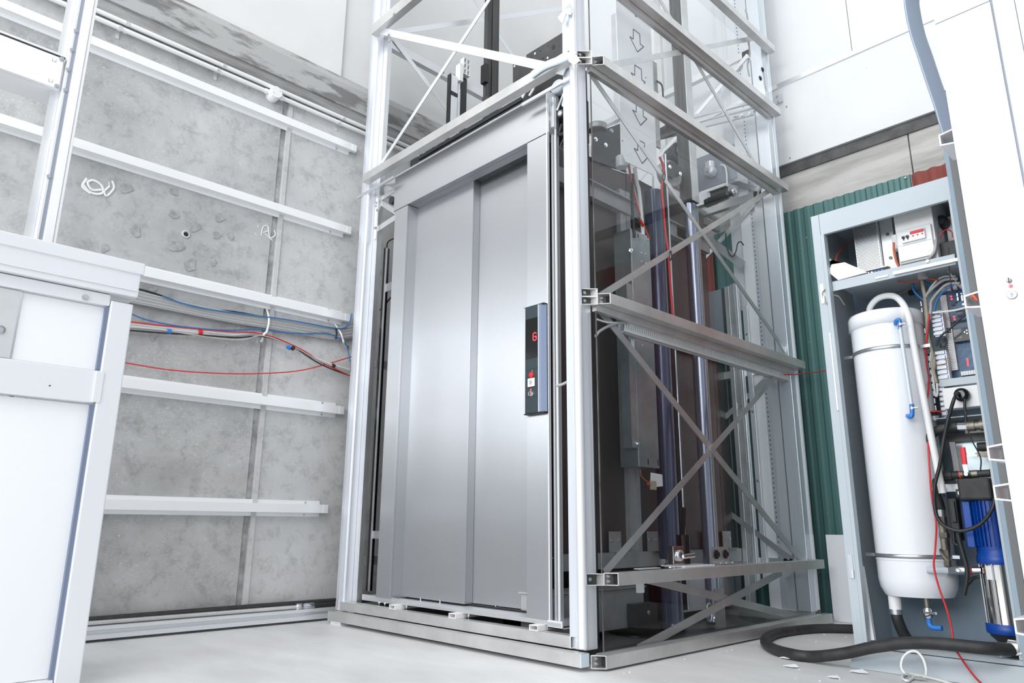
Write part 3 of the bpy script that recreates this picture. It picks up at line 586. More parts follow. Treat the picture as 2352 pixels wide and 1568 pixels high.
# ------------------------------------------------------------------ things seen in the left gap and above
lc = thing('light_curtain', (-1.63, .16, .15), 'slim black light curtain strip on an aluminium bar in the left gap', 'light curtain')
a0, a1 = P(877, 552, 'y', .16), P(845, 1366, 'y', .16)
B('emitter_strip', M['blackgloss'], lc, -1.668, -1.650, .15, .18, .15, 2.10); B('mounting_bar', M['alubright'], lc, -1.648, -1.636, .150, .156, .15, 2.095)
for z0_, z1_ in ((.42, .46), (1.82, 1.87)): MB().box(-1.648, -1.52, .157, .160, z0_, z1_).build('bracket', M['alu'], lc)
MB().sweep([(-1.66, .165, 2.10), (-1.655, .165, 2.135), (-1.62, .17, 2.15), (-1.55, .18, 2.145)], .004, 8, 5).build('lead', M['blackcable'], lc)
hs = thing('car_edge_profile', (-1.60, .11, 2.1), 'white perforated bracket and arm high in the gap left of the door', 'bracket')
B('slotted_bar', M['plastic_w'], hs, -1.60, -1.575, .03, .036, 2.10, 2.36); MB().bar((-1.60, .05, 2.17), (-1.40, .06, 2.20), .004, .035).build('arm', M['alu'], hs)
MB().bar((-1.60, .06, 2.35), (-1.42, .08, 2.22), .004, .03).build('arm', M['alu'], hs); MB().bar((-1.60, .065, 2.37), (-1.40, .08, 2.40), .004, .03).build('arm', M['alu'], hs)
for x, z in ((-1.585, 2.33), (-1.588, 2.31), (-1.575, 2.28), (-1.588, 2.17), (-1.575, 2.17)): bolt(Vector((x, .028, z)), (0, -1, 0), hs, .006)
MB().cyl((-1.46, .08, 2.31), (-1.46, .045, 2.31), .024, 16).build('buffer', M['rubber'], hs)
gp = thing('gusset_plate', (-1.66, .06, 1.35), 'small bolted aluminium plate behind the left post', 'plate')
B('plate_body', M['alu'], gp, -1.655, -1.60, .080, .085, 1.29, 1.42)
for z in (1.31, 1.34, 1.38, 1.40): bolt((-1.62, .079, z), (0, -1, 0), gp, .006)
B('plate_body', M['galv'], gp, -1.645, -1.60, .080, .085, .32, .38)
tag(MB().sweep([P(x, y, 'y', .2) for x, y in ((862, 545), (865, 580), (861, 610), (858, 640))], .003, 6, 4).build('blue_wire', M['bluecable']), 'short blue wire bowed behind the left post', 'wire')
tag(MB().sweep([P(x, y, 'y', .3) for x, y in ((850, 735), (875, 710), (900, 680))], .006, 8, 4).build('black_cable', M['blackcable']), 'black cable slanting through the left gap', 'cable')
B('wall_cover_panel', M['darkplate'], F, -1.66, -1.30, .60, .61, .10, 1.62)
gr = thing('guide_rail', (-1.50, .80, .1), 'tall dark ribbed guide rail rising behind the crossing braces', 'guide rail')
mb = MB().box(-1.50, -1.47, .77, .815, .1, 4.5).box(-1.50, -1.465, .818, .828, .1, 4.5).box(-1.50, -1.47, .831, .885, .1, 4.5); mb.build('rail_body', M['mast'], gr)
MB().box(-1.50, -1.45, .745, .775, 3.42, 3.56).build('rail_clip', M['black'], gr); MB().cyl((-1.46, .76, 3.26), (-1.42, .72, 3.26), .02, 14).build('clip_knob', M['black'], gr)
MB().bar((-1.47, .75, 3.18), (-1.47, .75, 3.25), .03, .02, (1, 0, 0)).build('rail_clip', M['alu'], gr)
ec = thing('energy_chain', (-1.5, .52, 3.1), 'pale plastic energy chain end with six cells above a black belt', 'energy chain')
for i in range(2):
    for j in range(3):
        y0 = .575+i*.028; z0 = 3.395+j*.042; MB().tube((-1.50, y0, z0+.02), (-1.46, y0, z0+.02), .027, .040, .004, (0, 0, 1)).build('chain_cell', M['plastic_w'], ec)
B('chain_back', M['greycable'], ec, -1.502, -1.499, .56, .62, 3.39, 3.52)
B('chain_side', M['plastic_w'], ec, -1.505, -1.46, .53, .558, 3.33, 3.46); B('belt', M['blackgloss'], ec, -1.49, -1.485, .562, .612, 2.6, 3.385); B('belt_edge', M['alu'], ec, -1.49, -1.48, .535, .548, 2.6, 3.33)
ep = thing('flat_post', (-1.5, .47, 2.6), 'aluminium flat post with black band beside the energy chain', 'post')
B('post_body', M['alu'], ep, -1.50, -1.47, .468, .520, 2.6, 3.35); B('band', M['black'], ep, -1.469, -1.466, .466, .522, 3.20, 3.225); B('post_edge', M['black'], ep, -1.50, -1.47, .458, .464, 2.6, 3.35)

# ------------------------------------------------------------------ lift car seen through the side glass
XCAR = -.42
CAR = thing('lift_car', (-.95, .95, .1), 'dark brown lift car with aluminium framing inside the glazed shaft', 'lift car')
def PC(px, py, x=XCAR): return P(px, py, 'x', x)
def panelx(name, mt, quad, x, t=.01, par=CAR, **kw):
    """flat upright panel in a plane x=const from two opposite measured corners"""
    a, b = P(*quad[0], 'x', x), P(*quad[1], 'x', x)
    return B(name, M[mt], par, x-t, x, min(a.y, b.y), max(a.y, b.y), min(a.z, b.z), max(a.z, b.z), **kw)
B('side_panel', M['carpanel'], CAR, XCAR-.03, XCAR-.01, .30, .905, .36, 2.40)
B('side_panel', M['carpanel'], CAR, XCAR-.03, XCAR-.01, .915, 1.72, .36, 2.42)
B('rear_panel', M['carpanel'], CAR, XCAR-.03, XCAR-.01, 1.725, 1.86, .36, 1.48)
B('front_panel', M['darkplate'], CAR, -1.28, XCAR-.031, .26, .27, .15, 2.42)
a = PC(1426, 520); B('upright', M['carframe'], CAR, XCAR-.012, XCAR+.018, a.y-.025, a.y+.025, .34, 2.28)
B('upright_face', M['carframe'], CAR, XCAR-.012, XCAR+.022, a.y+.027, a.y+.06, .34, 2.28)
b = PC(1425, 480)
B('top_beam', M['carframe'], CAR, XCAR-.012, XCAR+.03, .30, 1.70, b.z-.03, b.z+.05)
B('top_beam_lip', M['carframe'], CAR, XCAR+.03, XCAR+.05, .45, 1.70, b.z+.045, b.z+.052)
a = PC(1620, 812); B('mid_beam', M['carframe'], CAR, XCAR, XCAR+.03, PC(1546, 800).y, PC(1696, 850).y, a.z-.03, a.z+.035)
a = PC(1640, 560); b2_ = PC(1545, 530); B('upper_beam', M['carframe'], CAR, XCAR, XCAR+.03, b2_.y, PC(1580, 540).y, b2_.z-.04, b2_.z+.03)
a = PC(1450, 1284); B('floor_beam', M['carframe'], CAR, XCAR, XCAR+.035, .30, 1.86, a.z-.035, a.z+.035)
for px in (1410, 1497, 1625, 1668):
    c = PC(px, 1262); br = B('angle_bracket', M['carframe'], CAR, XCAR+.010, XCAR+.05, c.y-.045, c.y+.045, a.z+.036, a.z+.040); B('bracket_upright', M['carframe'], br, XCAR+.006, XCAR+.010, c.y-.045, c.y+.045, a.z+.036, a.z+.13)
    for k in (-1, 1): bolt((XCAR+.010, c.y+k*.028, a.z+.09), (1, 0, 0), br, .007)
# pit equipment under the car
pb = thing('pit_box', (-.4, .6, .02), 'dull steel pit box low behind the glass at the near corner', 'box')
MB().box(-.50, -.36, .16, .84, .045, .215).build('box_body', M['carframe'], pb, .003); B('box_lid', M['carframe'], pb, -.505, -.352, .15, .85, .216, .222)
c = P(1462, 1387, 'x', -.355); MB().bar((-.353, c.y-.04, c.z), (-.353, c.y+.04, c.z), .012, .010).build('pull_handle', M['alu'], pb)
B('small_cover', M['darkplate'], pb, -.355, -.30, .70, .86, .05, .15, .002); bolt((-.30, .79, .11), (1, 0, 0), pb, .008)
pw_ = thing('pit_wall_panel', (-.3, 1.6, .02), 'aluminium back plate low in the shaft behind the crossing braces', 'panel')
B('plate_body', M['alu'], pw_, -.46, -.455, 1.30, 1.84, .06, .30)
pt = thing('pit_tray', (-.8, .95, 0), 'dark tray lining the bottom of the lift shaft', 'tray'); B('tray_floor', M['darkplate'], pt, -1.64, -.02, .10, 1.80, .005, .012); B('tray_back', M['black'], pt, -1.64, -.60, 1.79, 1.80, .012, .30)
dk = thing('pit_back_panel', (-.9, 1.2, .02), 'black panel closing the pit under the lift car', 'panel'); B('panel_body', M['black'], dk, -.66, -.65, .20, 1.8, .013, .34); B('panel_front', M['black'], dk, -1.60, -.66, .20, .21, .013, .34)
hk = thing('lifting_ring', P(1629, 1407, 'x', -.2), 'pale steel lifting ring at the bottom of the shaft', 'ring')
c = P(1629, 1407, 'x', -.2); MB().sweep([c+Vector((0, .024*math.cos(t), .040*math.sin(t))) for t in [i*math.pi/6 for i in range(13)]], .007, 8, 3).build('ring_body', M['alu'], hk)
B('ring_post', M['alurail'], hk, -.20, -.196, c.y+.05, c.y+.14, .013, .20)
# hydraulic rams
def ram(cx, cy, r, z0, z1, mt, label):
    t = thing('hydraulic_ram', (cx, cy, z0), label, 'hydraulic ram')
    MB().lathe((cx, cy, z0), (0, 0, 1), [(r*1.15, 0), (r*1.15, .03), (r, .032), (r, z1-z0-.03), (r*.95, z1-z0)], 32).build('cylinder', M[mt], t); return t
XR = -.325; ry = P(1522, 900, 'x', XR).y
t = ram(XR, ry, .052, .02, 2.30, 'ram', 'thick dark blue hydraulic cylinder standing behind the glass'); B('pipe_bracket', M['black'], t, XR+.025, XR+.03, ry+.055, ry+.08, .10, 2.45)
MB().cyl((XR+.04, ry+.075, .10), (XR+.04, ry+.075, 2.55), .006, 8).build('feed_pipe', M['zinc'], t)
MB().lathe((XR, ry, .30), (0, 0, 1), [(.058, 0), (.060, .02), (.058, .04)], 24).build('collar', M['chrome'], t)
ry2 = P(1610, 900, 'x', XR).y; t = ram(XR, ry2, .038, .02, 2.35, 'ram2', 'slimmer pale steel ram near the back of the shaft'); MB().cyl((XR+.015, ry2+.053, .3), (XR+.015, ry2+.053, 2.35), .006, 8).build('feed_pipe', M['tancable'], t)
mc = thing('mast_column', (-.42, 1.60, 2.35), 'square dark grey mast column rising through the upper glass', 'column')
MB().box(XR-.04, XR+.04, ry2-.04, ry2+.03, 2.352, 4.5).build('column_body', M['mast'], mc); B('column_edge', M['alurail'], mc, XR+.041, XR+.046, ry2-.04, ry2+.03, 2.352, 4.5)
# galvanised control trunking
tk = thing('control_trunking', (-.25, .75, .76), 'galvanised control trunking box hanging behind the glass with wires on top', 'trunking')
tb = B('trunking_body', M['galv'], tk, -.36, -.25, .690, .855, .765, 1.965, .003)
B('trunking_flange', M['galv'], tb, -.30, -.25, .640, .688, .85, 1.66); B('paper_strip', M['paper'], tb, -.2495, -.2490, .66, .685, 1.32, 1.46)
for px, py in ((1465, 548), (1488, 550), (1475, 580), (1484, 583), (1475, 600), (1485, 604), (1482, 768), (1478, 793), (1500, 870)):
    c = P(px, py, 'x', -.249); bolt((-.25, c.y, c.z), (1, 0, 0), tb, .0055, .004)
for px, py in ((1466, 544), (1488, 548), (1489, 1060), (1512, 1062)):
    c = P(px, py, 'x', -.249); B('knockout', M['black'], tb, -.2502, -.2488, c.y-.003, c.y+.003, c.z-.014, c.z+.014)
for px, py in ((1447, 576), (1452, 775), (1464, 1018)): c = P(px, py, 'x', -.248); bolt((-.25, c.y, c.z), (1, -.3, 0), tb, .008, .02, 'chrome')
sw = thing('limit_switch', P(1505, 1105, 'x', -.25), 'small white limit switch plate dangling on an orange lead', 'switch')
c = P(1505, 1103, 'x', -.25); MB().prism([(-.25, c.y-.045, c.z-.035), (-.25, c.y+.055, c.z-.025), (-.25, c.y+.055, c.z+.03), (-.25, c.y-.035, c.z+.035)], (.004, 0, 0)).build('switch_plate', M['plastic_w'], sw)
MB().box(-.246, -.23, c.y-.05, c.y-.02, c.z-.045, c.z-.005).build('connector', M['tancable'], sw)
MB().sweep([P(x, y, 'x', -.24) for x, y in ((1471, 1078), (1473, 1092), (1482, 1102), (1492, 1108), (1490, 1113), (1486, 1110), (1496, 1112))], .0025, 6, 5).build('lead', M['orangecable'], sw)
for pts, mt, r, lb in (([(1458, 385), (1463, 420), (1468, 440), (1474, 500), (1477, 540)], 'whitecable', .010, 'thick white cable dropping into the galvanised trunking'),
                   ([(1443, 378), (1447, 400), (1456, 440), (1466, 480), (1480, 520), (1492, 548)], 'redcable', .004, 'thin red wire twisted down into the galvanised trunking'),
                   ([(1445, 375), (1449, 402), (1460, 445), (1470, 490), (1476, 530)], 'greycable', .004, 'thin grey wire twisted down into the galvanised trunking'),
                   ([(1453, 400), (1452, 450), (1454, 500), (1457, 545)], 'blackcable', .008, 'black cable beside the white one above the trunking'),
                   ([(1515, 360), (1523, 380), (1524, 396), (1520, 430), (1524, 480), (1528, 530), (1535, 580), (1539, 640), (1545, 725)], 'redcable', .006, 'long red cable hanging beside the dark blue cylinder')):
    tag(MB().sweep([P(x, y, 'x', -.22 if mt != 'redcable' or r < .005 else -.12) for x, y in pts], r, 8, 5).build('hanging_cable', M[mt]), lb, 'cable')
mb = MB(); c0, c1 = P(1470, 505, 'x', -.21), P(1478, 519, 'x', -.21); mb.cyl(c0, c1, .008, 10); tag(mb.build('connector', M['redbtn']), 'red crimp connector on the wires above the trunking', 'connector')
# arrow board
AB = thing('arrow_board', (-.10, .58, 2.2), 'long white board printed with outlined down arrows hanging behind the upper glass', 'sign')
pp = [P(x, y, 'x', -.10) for x, y in ((1418, 258), (1427, 352), (1437, 372), (1500, 403), (1508, 388), (1503, 262))]
ytop = [(pp[0].y, 4.3), (pp[5].y, 4.3)]
MB().prism([(-.10, pp[5].y, 4.3), (-.10, pp[0].y, 4.3)] + [(-.10, p.y, p.z) for p in pp[1:5]], (.004, 0, 0)).build('board', M['board'], AB)
ar = [(1454.7, 66.8), (1469.6, 77.8), (1470.6, 101), (1478.7, 107), (1464.4, 119.2), (1446.6, 83.7), (1454.7, 89.8)]
base = [P(x, y, 'x', -.095) for x, y in ar]; tips = [P(x, y, 'x', -.095) for x, y in ((1460.6, 38.3), (1464.4, 119.2), (1468, 198), (1472.6, 288), (1477.7, 377))]
dz = (tips[4].z-tips[1].z)/3
for k in range(-3, 4):
    off = Vector((0, 0, dz*k)); poly = [b+off for b in base]
    for p in poly: p.x = -.0953
    mb = MB()
    for i in range(7): mb.bar(poly[i], poly[(i+1) % 7], .0045, .0012, (1, 0, 0))
    mb.build('arrow_outline', M['arrow'], AB)
for px, py in ((1430, 323), (1484, 178)): c = P(px, py, 'x', -.094); MB().cyl((-.096, c.y, c.z), (-.094, c.y, c.z), .003, 8).build('board_pin', M['black'], AB)
hb = thing('hanger_bar', P(1504, 170, 'x', -.15), 'narrow dark steel hanger bar with hook beside the arrow board', 'bar')
c = P(1504, 142, 'x', -.16); B('bar_body', M['carframe'], hb, -.17, -.16, c.y-.018, c.y+.018, c.z-.52, c.z); MB().sweep([(-.155, c.y, c.z-.12), (-.14, c.y+.03, c.z-.15), (-.145, c.y+.035, c.z-.28)], .005, 8, 5).build('hook', M['black'], hb)
# door camera canister
cn = thing('sensor_canister', P(1427, 372, 'x', -.2), 'small pale cylindrical sensor below the arrow board', 'sensor')
a = P(1428, 385, 'x', -.2); MB().lathe(a, (0, 0, 1), [(.028, 0), (.030, .004), (.030, .055), (.026, .060)], 24).build('canister_body', M['whitegloss'], cn); MB().cyl(a+Vector((.029, -.004, .035)), a+Vector((.034, -.005, .035)), .006, 10).build('canister_screw', M['zinc'], cn)
# car-top machinery
CT = thing('winch_frame', (-.5, 1.0, 2.35), 'dark plate and pulley assembly on top of the lift car', 'machine')
def ppl(name, mt, pts, x, t, par): return MB().prism([P(a_, b_, 'x', x) for a_, b_ in pts], (-t, 0, 0)).build(name, M[mt], par)
ppl('cheek_plate', 'darkplate', [(1362, 306), (1424, 284), (1426, 360), (1440, 395), (1362, 368)], -.42, .012, CT)
ppl('cheek_plate', 'darkplate', [(1506, 300), (1540, 281), (1560, 292), (1562, 310), (1510, 322)], -.40, .012, CT)
ppl('lower_shroud', 'black', [(1362, 372), (1440, 400), (1500, 430), (1500, 500), (1430, 468), (1362, 418)], -.44, .012, CT)
MB().box(-.60, -.40, .30, .36, 2.50, 2.52).build('cup_base', M['darkplate'], CT); c = P(1372, 300, 'x', -.45); MB().lathe(c, (0, 0, 1), [(.05, 0), (.055, .03), (.02, .05)], 20).build('cup', M['carframe'], CT)
c = P(1565, 352, 'x', -.38); MB().lathe(c, (1, -.3, .1), [(.075, -.08), (.078, 0), (.070, .012), (.055, .014), (.030, .016), (.024, .03), (.010, .03)], 28).build('fan_motor', M['darkplate'], CT)
MB().lathe(c, (1, -.3, .1), [(.050, .0165), (.046, .020), (.040, .0165)], 28).build('fan_ring', M['carframe'], CT)
MB().lathe(P(1540, 400, 'x', -.36), (1, -.2, 0), [(.085, -.03), (.085, .01), (.075, .012), (.065, .008), (.05, .012), (.02, .014)], 28).build('rope_pulley', M['carframe'], CT)
MB().prism([P(x, y, 'x', -.30) for x, y in ((1524, 378), (1542, 369), (1568, 386), (1566, 402), (1545, 410), (1526, 398))], (-.010, 0, 0)).build('pulley_guard', M['darkplate'], CT)
for px, py in ((1538, 383), (1562, 399), (1537, 289), (1547, 295), (1404, 300), (1368, 320), (1391, 333)): c = P(px, py, 'x', -.29 if py > 340 else -.39); bolt(c, (1, -.2, 0), CT, .009, .008, 'chrome')
for (a_, b_, hgt) in (((1530, 395), (1730, 530), .05), ((1528, 425), (1722, 552), .02), ((1528, 445), (1700, 560), .05)):
    p, q = P(*a_, 'x', -.5), P(*b_, 'x', -.5); z = (p.z+q.z)/2; B('roof_beam', M['alurail'], CT, -.53, -.50, p.y, min(q.y, 2.05), z-hgt/2, z+hgt/2)
ppl('white_tab', 'plastic_w', [(1553, 370), (1572, 392), (1572, 428), (1553, 408)], -.45, .006, CT)
MB().cyl(P(1500, 405, 'x', -.36), P(1500, 437, 'x', -.36), .006, 8).build('small_lever', M['plastic_w'], CT)
# grey plate with valve
GP = thing('valve_plate', P(1640, 380, 'y', 1.66), 'grey plate carrying a round valve at the back of the shaft', 'valve')
q0, q1 = P(1604, 440, 'y', 1.66), P(1686, 330, 'y', 1.66); B('mount_plate', M['greymach'], GP, q0.x, q1.x, 1.66, 1.668, q0.z, q1.z)
c = P(1636, 396, 'y', 1.65); MB().lathe(c, (0, -1, 0), [(.035, -.0), (.035, .04), (.028, .05), (.014, .052), (.014, .06)], 20).build('valve_body', M['alubright'], GP); MB().cyl(c+Vector((0, -.02, .02)), c+Vector((0, -.02, .06)), .03, 16).build('valve_top', M['alubright'], GP)
MB().sweep([P(x, y, 'y', 1.63) for x, y in ((1655, 378), (1665, 382), (1669, 400), (1670, 428))], .005, 8, 5).build('valve_pipe', M['whitecable'], GP)
c = P(1655, 452, 'y', 1.6); MB().cyl(c-Vector((.10, 0, .01)), c+Vector((.05, 0, .0)), .028, 18).build('valve_motor', M['darkplate'], GP); MB().lathe(c+Vector((.05, 0, .0)), (1, 0, 0), [(.018, 0), (.018, .03), (.028, .03), (.028, .05), (.012, .055)], 16).build('valve_cap', M['zinc'], GP)
MB().box(c.x-.16, c.x-.08, 1.58, 1.62, c.z-.02, c.z+.06).build('valve_block', M['alu'], GP)
# back profiles of the shaft
for (xa, xb, y_, z0_, z1_, mt, lb) in ((1682, 1692, 1.84, .0, 1.95, 'alu', 'flat aluminium guide profile, left one of the group at the back of the shaft'),
        (1694, 1703, 1.85, 0, 1.96, 'carframe', 'greyer recessed aluminium profile at the back of the shaft'), (1704, 1716, 1.84, .18, 1.96, 'alubright', 'bright ribbed aluminium guide profile at the back of the shaft'),
        (1722, 1733, 1.84, .18, 1.80, 'alubright', 'slim bright aluminium profile with fixing screws at the back of the shaft')):
    a, b = P(xa, 900, 'y', y_), P(xb, 900, 'y', y_); t = thing('guide_profile', (a.x, y_, z0_+.012), lb, 'guide profile'); B('profile_body', M[mt], t, a.x, b.x, y_-.012, y_, z0_+.012, z1_, .0015)
    if mt == 'alubright':
        for z in (.75, 1.15, 1.45, 1.62): bolt(((a.x+b.x)/2, y_-.012, z), (0, -1, 0), t, .006, .003)
    if xa == 1704: B('profile_rib', M['alu'], t, (a.x+b.x)/2-.003, (a.x+b.x)/2+.003, y_-.018, y_-.0121, z0_+.012, z1_)
wp = thing('white_post', (-.2, 1.86, .012), 'wide white upright post behind the slim guide profiles', 'post'); a, b = P(1734, 900, 'y', 1.87), P(1758, 900, 'y', 1.87); B('post_body', M['white'], wp, a.x, b.x, 1.853, 1.90, .012, 4.5, .002); B('post_edge', M['black'], wp, a.x-.008, a.x-.001, 1.855, 1.90, .012, 1.80)
B('post_cheek', M['white'], wp, a.x-.10, a.x-.010, 1.91, 1.93, 1.80, 4.5)
cr = thing('cross_bracket', P(1690, 550, 'y', 1.8), 'aluminium cross bracket holding the guide profiles together', 'bracket')
a, b = P(1620, 545, 'y', 1.80), P(1703, 590, 'y', 1.80); MB().bar((a.x, 1.81, a.z), (b.x, 1.81, b.z-.05), .006, .05).build('bracket_arm', M['carframe'], cr)
tag(MB().sweep([P(x, y, 'y', 1.78) for x, y in ((1667, 535), (1668, 560), (1675, 583), (1684, 588), (1691, 575), (1694, 560), (1701, 555), (1708, 563))], .004, 8, 5).build('looped_cable', M['blackcable']), 'black cable looped over the bracket at the back of the shaft', 'cable')
gb = thing('grey_cabinet', (-.55, 1.98, .013), 'small grey cabinet standing behind the shaft on the red and green sheets', 'cabinet'); q0, q1 = P(1608, 800, 'y', 2.0), P(1660, 665, 'y', 2.0)
B('cabinet_body', M['greymach'], gb, q0.x, q1.x, 1.98, 2.10, .013, q1.z, .002); B('cabinet_edge', M['darkplate'], gb, q1.x, q1.x+.03, 1.98, 2.10, .013, q1.z-.0)
cs = thing('clutch_bracket', P(1580, 1290, 'x', -.05), 'shiny bracket with bolts standing on the low side rail', 'bracket')
z_ = .3285
B('foot_plate', M['plastic_w'], cs, -.10, .02, P(1545, 1296, 'x', -.04).y, P(1615, 1296, 'x', -.04).y, z_, z_+.005)
c = P(1558, 1287, 'x', -.05); B('chrome_block', M['chrome'], cs, -.07, -.04, c.y-.05, c.y+.03, z_+.006, z_+.085, .003); MB().cyl((-.03, c.y+.0, z_+.04), (-.03, c.y+.09, z_+.045), .011, 14).build('spindle', M['chrome'], cs); MB().lathe((-.04, c.y-.01, z_+.045), (1, 0, 0), [(.024, 0), (.024, .012), (.012, .015)], 18).build('boss', M['chrome'], cs)
MB().cyl((-.10, c.y+.12, z_+.006), (-.10, c.y+.12, z_+.13), .030, 18).build('black_body', M['blackgloss'], cs); MB().bar((-.10, c.y+.12, z_+.13), (-.10, c.y+.14, z_+.25), .02, .012, (1, 0, 0)).build('lever', M['black'], cs)
ck = thing('corner_cleat', P(1655, 1285, 'x', -.05), 'aluminium cleat with two black bolts on the low side rail', 'cleat')
c = P(1655, 1283, 'x', -.05); B('cleat_upright', M['alu'], ck, -.055, -.05, c.y-.075, c.y+.075, z_, z_+.075); B('cleat_foot', M['alu'], ck, -.0499, -.0, c.y-.075, c.y+.11, z_, z_+.004)
for k in (-1, 1): bolt((-.05, c.y+k*.04, z_+.042), (1, 0, 0), ck, .015, .016, 'black')
for k in (-1, 0, 1): bolt((-.02, c.y+k*.055, z_+.004), (0, 0, 1), ck, .006, .006, 'chrome')
bk = thing('white_clip', P(1470, 1312, 'x', -.03), 'white plastic clip across the low side rail near the corner', 'clip'); c = P(1470, 1310, 'x', -.03); B('clip_top', M['plastic_w'], bk, -.03, .0, c.y-.04, c.y+.10, .329, .333); B('clip_leg', M['plastic_w'], bk, -.03, -.012, c.y-.03, c.y-.0, .24, .2815)
for px, py, x_, lb in ((1540, 587, -.012, 'black cable tie looped round the diagonal brace by the red cable'), (1525, 405, -.012, 'black cable tie at the upper brace holding the red cable')):
    c = P(px, py, 'x', x_); tag(MB().sweep([c+Vector((.006*math.cos(t), .006*math.sin(t)*.5, .024*math.sin(t))) for t in [i*math.pi/4 for i in range(9)]], .003, 6, 3).build('cable_tie', M['blackcable']), lb, 'cable tie')

# ------------------------------------------------------------------ equipment cabinet on the right
C0, C1, CY, CD = .606, 1.150, .82, 1.20
K2 = thing('equipment_cabinet', (.9, CY, 0), 'tall open grey steel cabinet holding the white tank and circuit boards', 'cabinet')
B('side_panel', M['cab'], K2, C0, C0+.004, CY+.02, CD, .0, 1.795); B('side_panel', M['cab'], K2, C1-.004, C1, CY+.02, CD, 0, 1.795)
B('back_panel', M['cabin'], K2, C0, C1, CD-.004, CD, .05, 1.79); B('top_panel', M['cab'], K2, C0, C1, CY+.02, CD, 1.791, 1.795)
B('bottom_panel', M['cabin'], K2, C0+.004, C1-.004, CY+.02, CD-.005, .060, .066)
st = B('frame_stile', M['cab'], K2, C0, C0+.034, CY, CY+.018, .0, 1.795, .0015); B('stile_lip', M['cab'], st, C0+.036, C0+.050, CY-.006, CY+.03, .085, 1.70, .001)
st = B('frame_stile', M['cab'], K2, C1-.012, C1, CY, CY+.018, 0, 1.795, .0015); B('stile_lip', M['cab'], st, C1-.022, C1-.013, CY-.006, CY+.03, .085, 1.70, .001)
B('frame_rail', M['cab'], K2, C0+.035, C1-.0125, CY, CY+.018, 1.700, 1.795, .0015); B('bottom_lip', M['cab'], K2, C0+.035, C1-.0125, CY-.004, CY+.03, .068, .084, .001); 
MB().prism([(C0+.0, CY-.06, .001), (C0+.0, CY-.002, .001), (C0+.0, CY-.002, .066), (C0+.0, CY-.012, .066)], (C1-C0+.10, 0, 0)).build('plinth_plate', M['cab'], K2)
for z in (1.45, .36):
    lt = B('latch_plate', M['zinc'], K2, C0+.010, C0+.026, CY-.003, CY, z-.05, z+.035); B('latch_tab', M['plastic_w'], lt, C0+.022, C0+.027, CY-.010, CY-.003, z-.048, z-.02)
B('gasket_strip', M['plastic_w'], K2, C0+.030, C0+.036, CY-.008, CY, .95, 1.27)
# shelf
sh = B('shelf', M['cab'], K2, C0+.052, C1-.036, CY+.03, CD-.006, 1.487, 1.492); B('shelf_front', M['cab'], sh, C0+.052, C1-.036, CY+.024, CY+.029, 1.452, 1.493)
MB().bar(P(2052, 628, 'y', CY+.015), P(2208, 594, 'y', CY+.015), .010, .012).build('shelf_tube', M['alubright'], sh)
c = P(2131, 600, 'y', CY+.024); MB().cyl((c.x, CY+.0235, c.z), (c.x, CY+.019, c.z), .006, 12).build('shelf_screw', M['zinc'], sh)
B('shelf_slot_strip', M['plastic_w'], sh, *[f(P(2009, 627, 'y', .84).x, P(2038, 620, 'y', .84).x) for f in (min, max)], CY+.020, CY+.0235, 1.462, 1.470)
MB().cyl((.975, .93, 1.452), (.975, .93, 1.486), .018, 18).build('shelf_grommet', M['greycable'], sh)
K3 = thing('cabinet_door', (1.19, .5, .05), 'grey cabinet door swung open towards the viewer at the cabinet right side', 'door'); MB().bar((1.160, .812, .92), (1.30, .18, .92), .018, 1.74).build('door_skin', M['cabdoor'], K3, .002); MB().bar((1.285, .190, .92), (1.297, .215, .92), .02, 1.70).build('door_lip', M['cabin'], K3)
# perforated power supply
ps = thing('power_supply', (.77, .95, 1.5), 'perforated metal power supply unit on the cabinet shelf', 'power supply')
q0, q1 = .722, .822
B('supply_case', M['alu'], ps, q0, q1, .965, 1.12, 1.545, 1.775, .002)
mb = MB(); rx = random.Random(3)
for j in range(34):
    for i in range(15): mb.cyl((q0+.006+i*.0060+(j % 2)*.003, .9648, 1.552+j*.0062), (q0+.006+i*.0060+(j % 2)*.003, .9640, 1.552+j*.0062), .0021, 5, smooth=False)
mb.build('vent_holes', M['black'], ps, kind='stuff')
B('supply_side', M['alu'], ps, q1+.001, q1+.052, .985, 1.12, 1.53, 1.775, .002); B('supply_base', M['alu'], ps, q0, q1+.03, .955, .9649, 1.540, 1.547)
for z in (1.585, 1.69): MB().cyl((q1+.030, .984, z), (q1+.030, .980, z), .007, 12).build('supply_screw', M['brass'], ps)
tb = B('terminal_strip', M['black'], ps, q0, q1+.03, .94, .965, 1.508, 1.538)
for i in range(8): MB().cyl((q0+.012+i*.0135, .939, 1.525), (q0+.012+i*.0135, .934, 1.525), .0045, 8).build('terminal_screw', M['bluefit' if i > 4 else 'zinc'], tb)
# junction plate behind
jp = thing('dark_bracket', (.68, 1.15, 1.5), 'dark bracket with one screw beside the power supply', 'bracket'); B('bracket_body', M['darkplate'], jp, .665, .72, 1.08, 1.09, 1.50, 1.62); bolt((.693, 1.08, 1.55), (0, -1, 0), jp, .007)
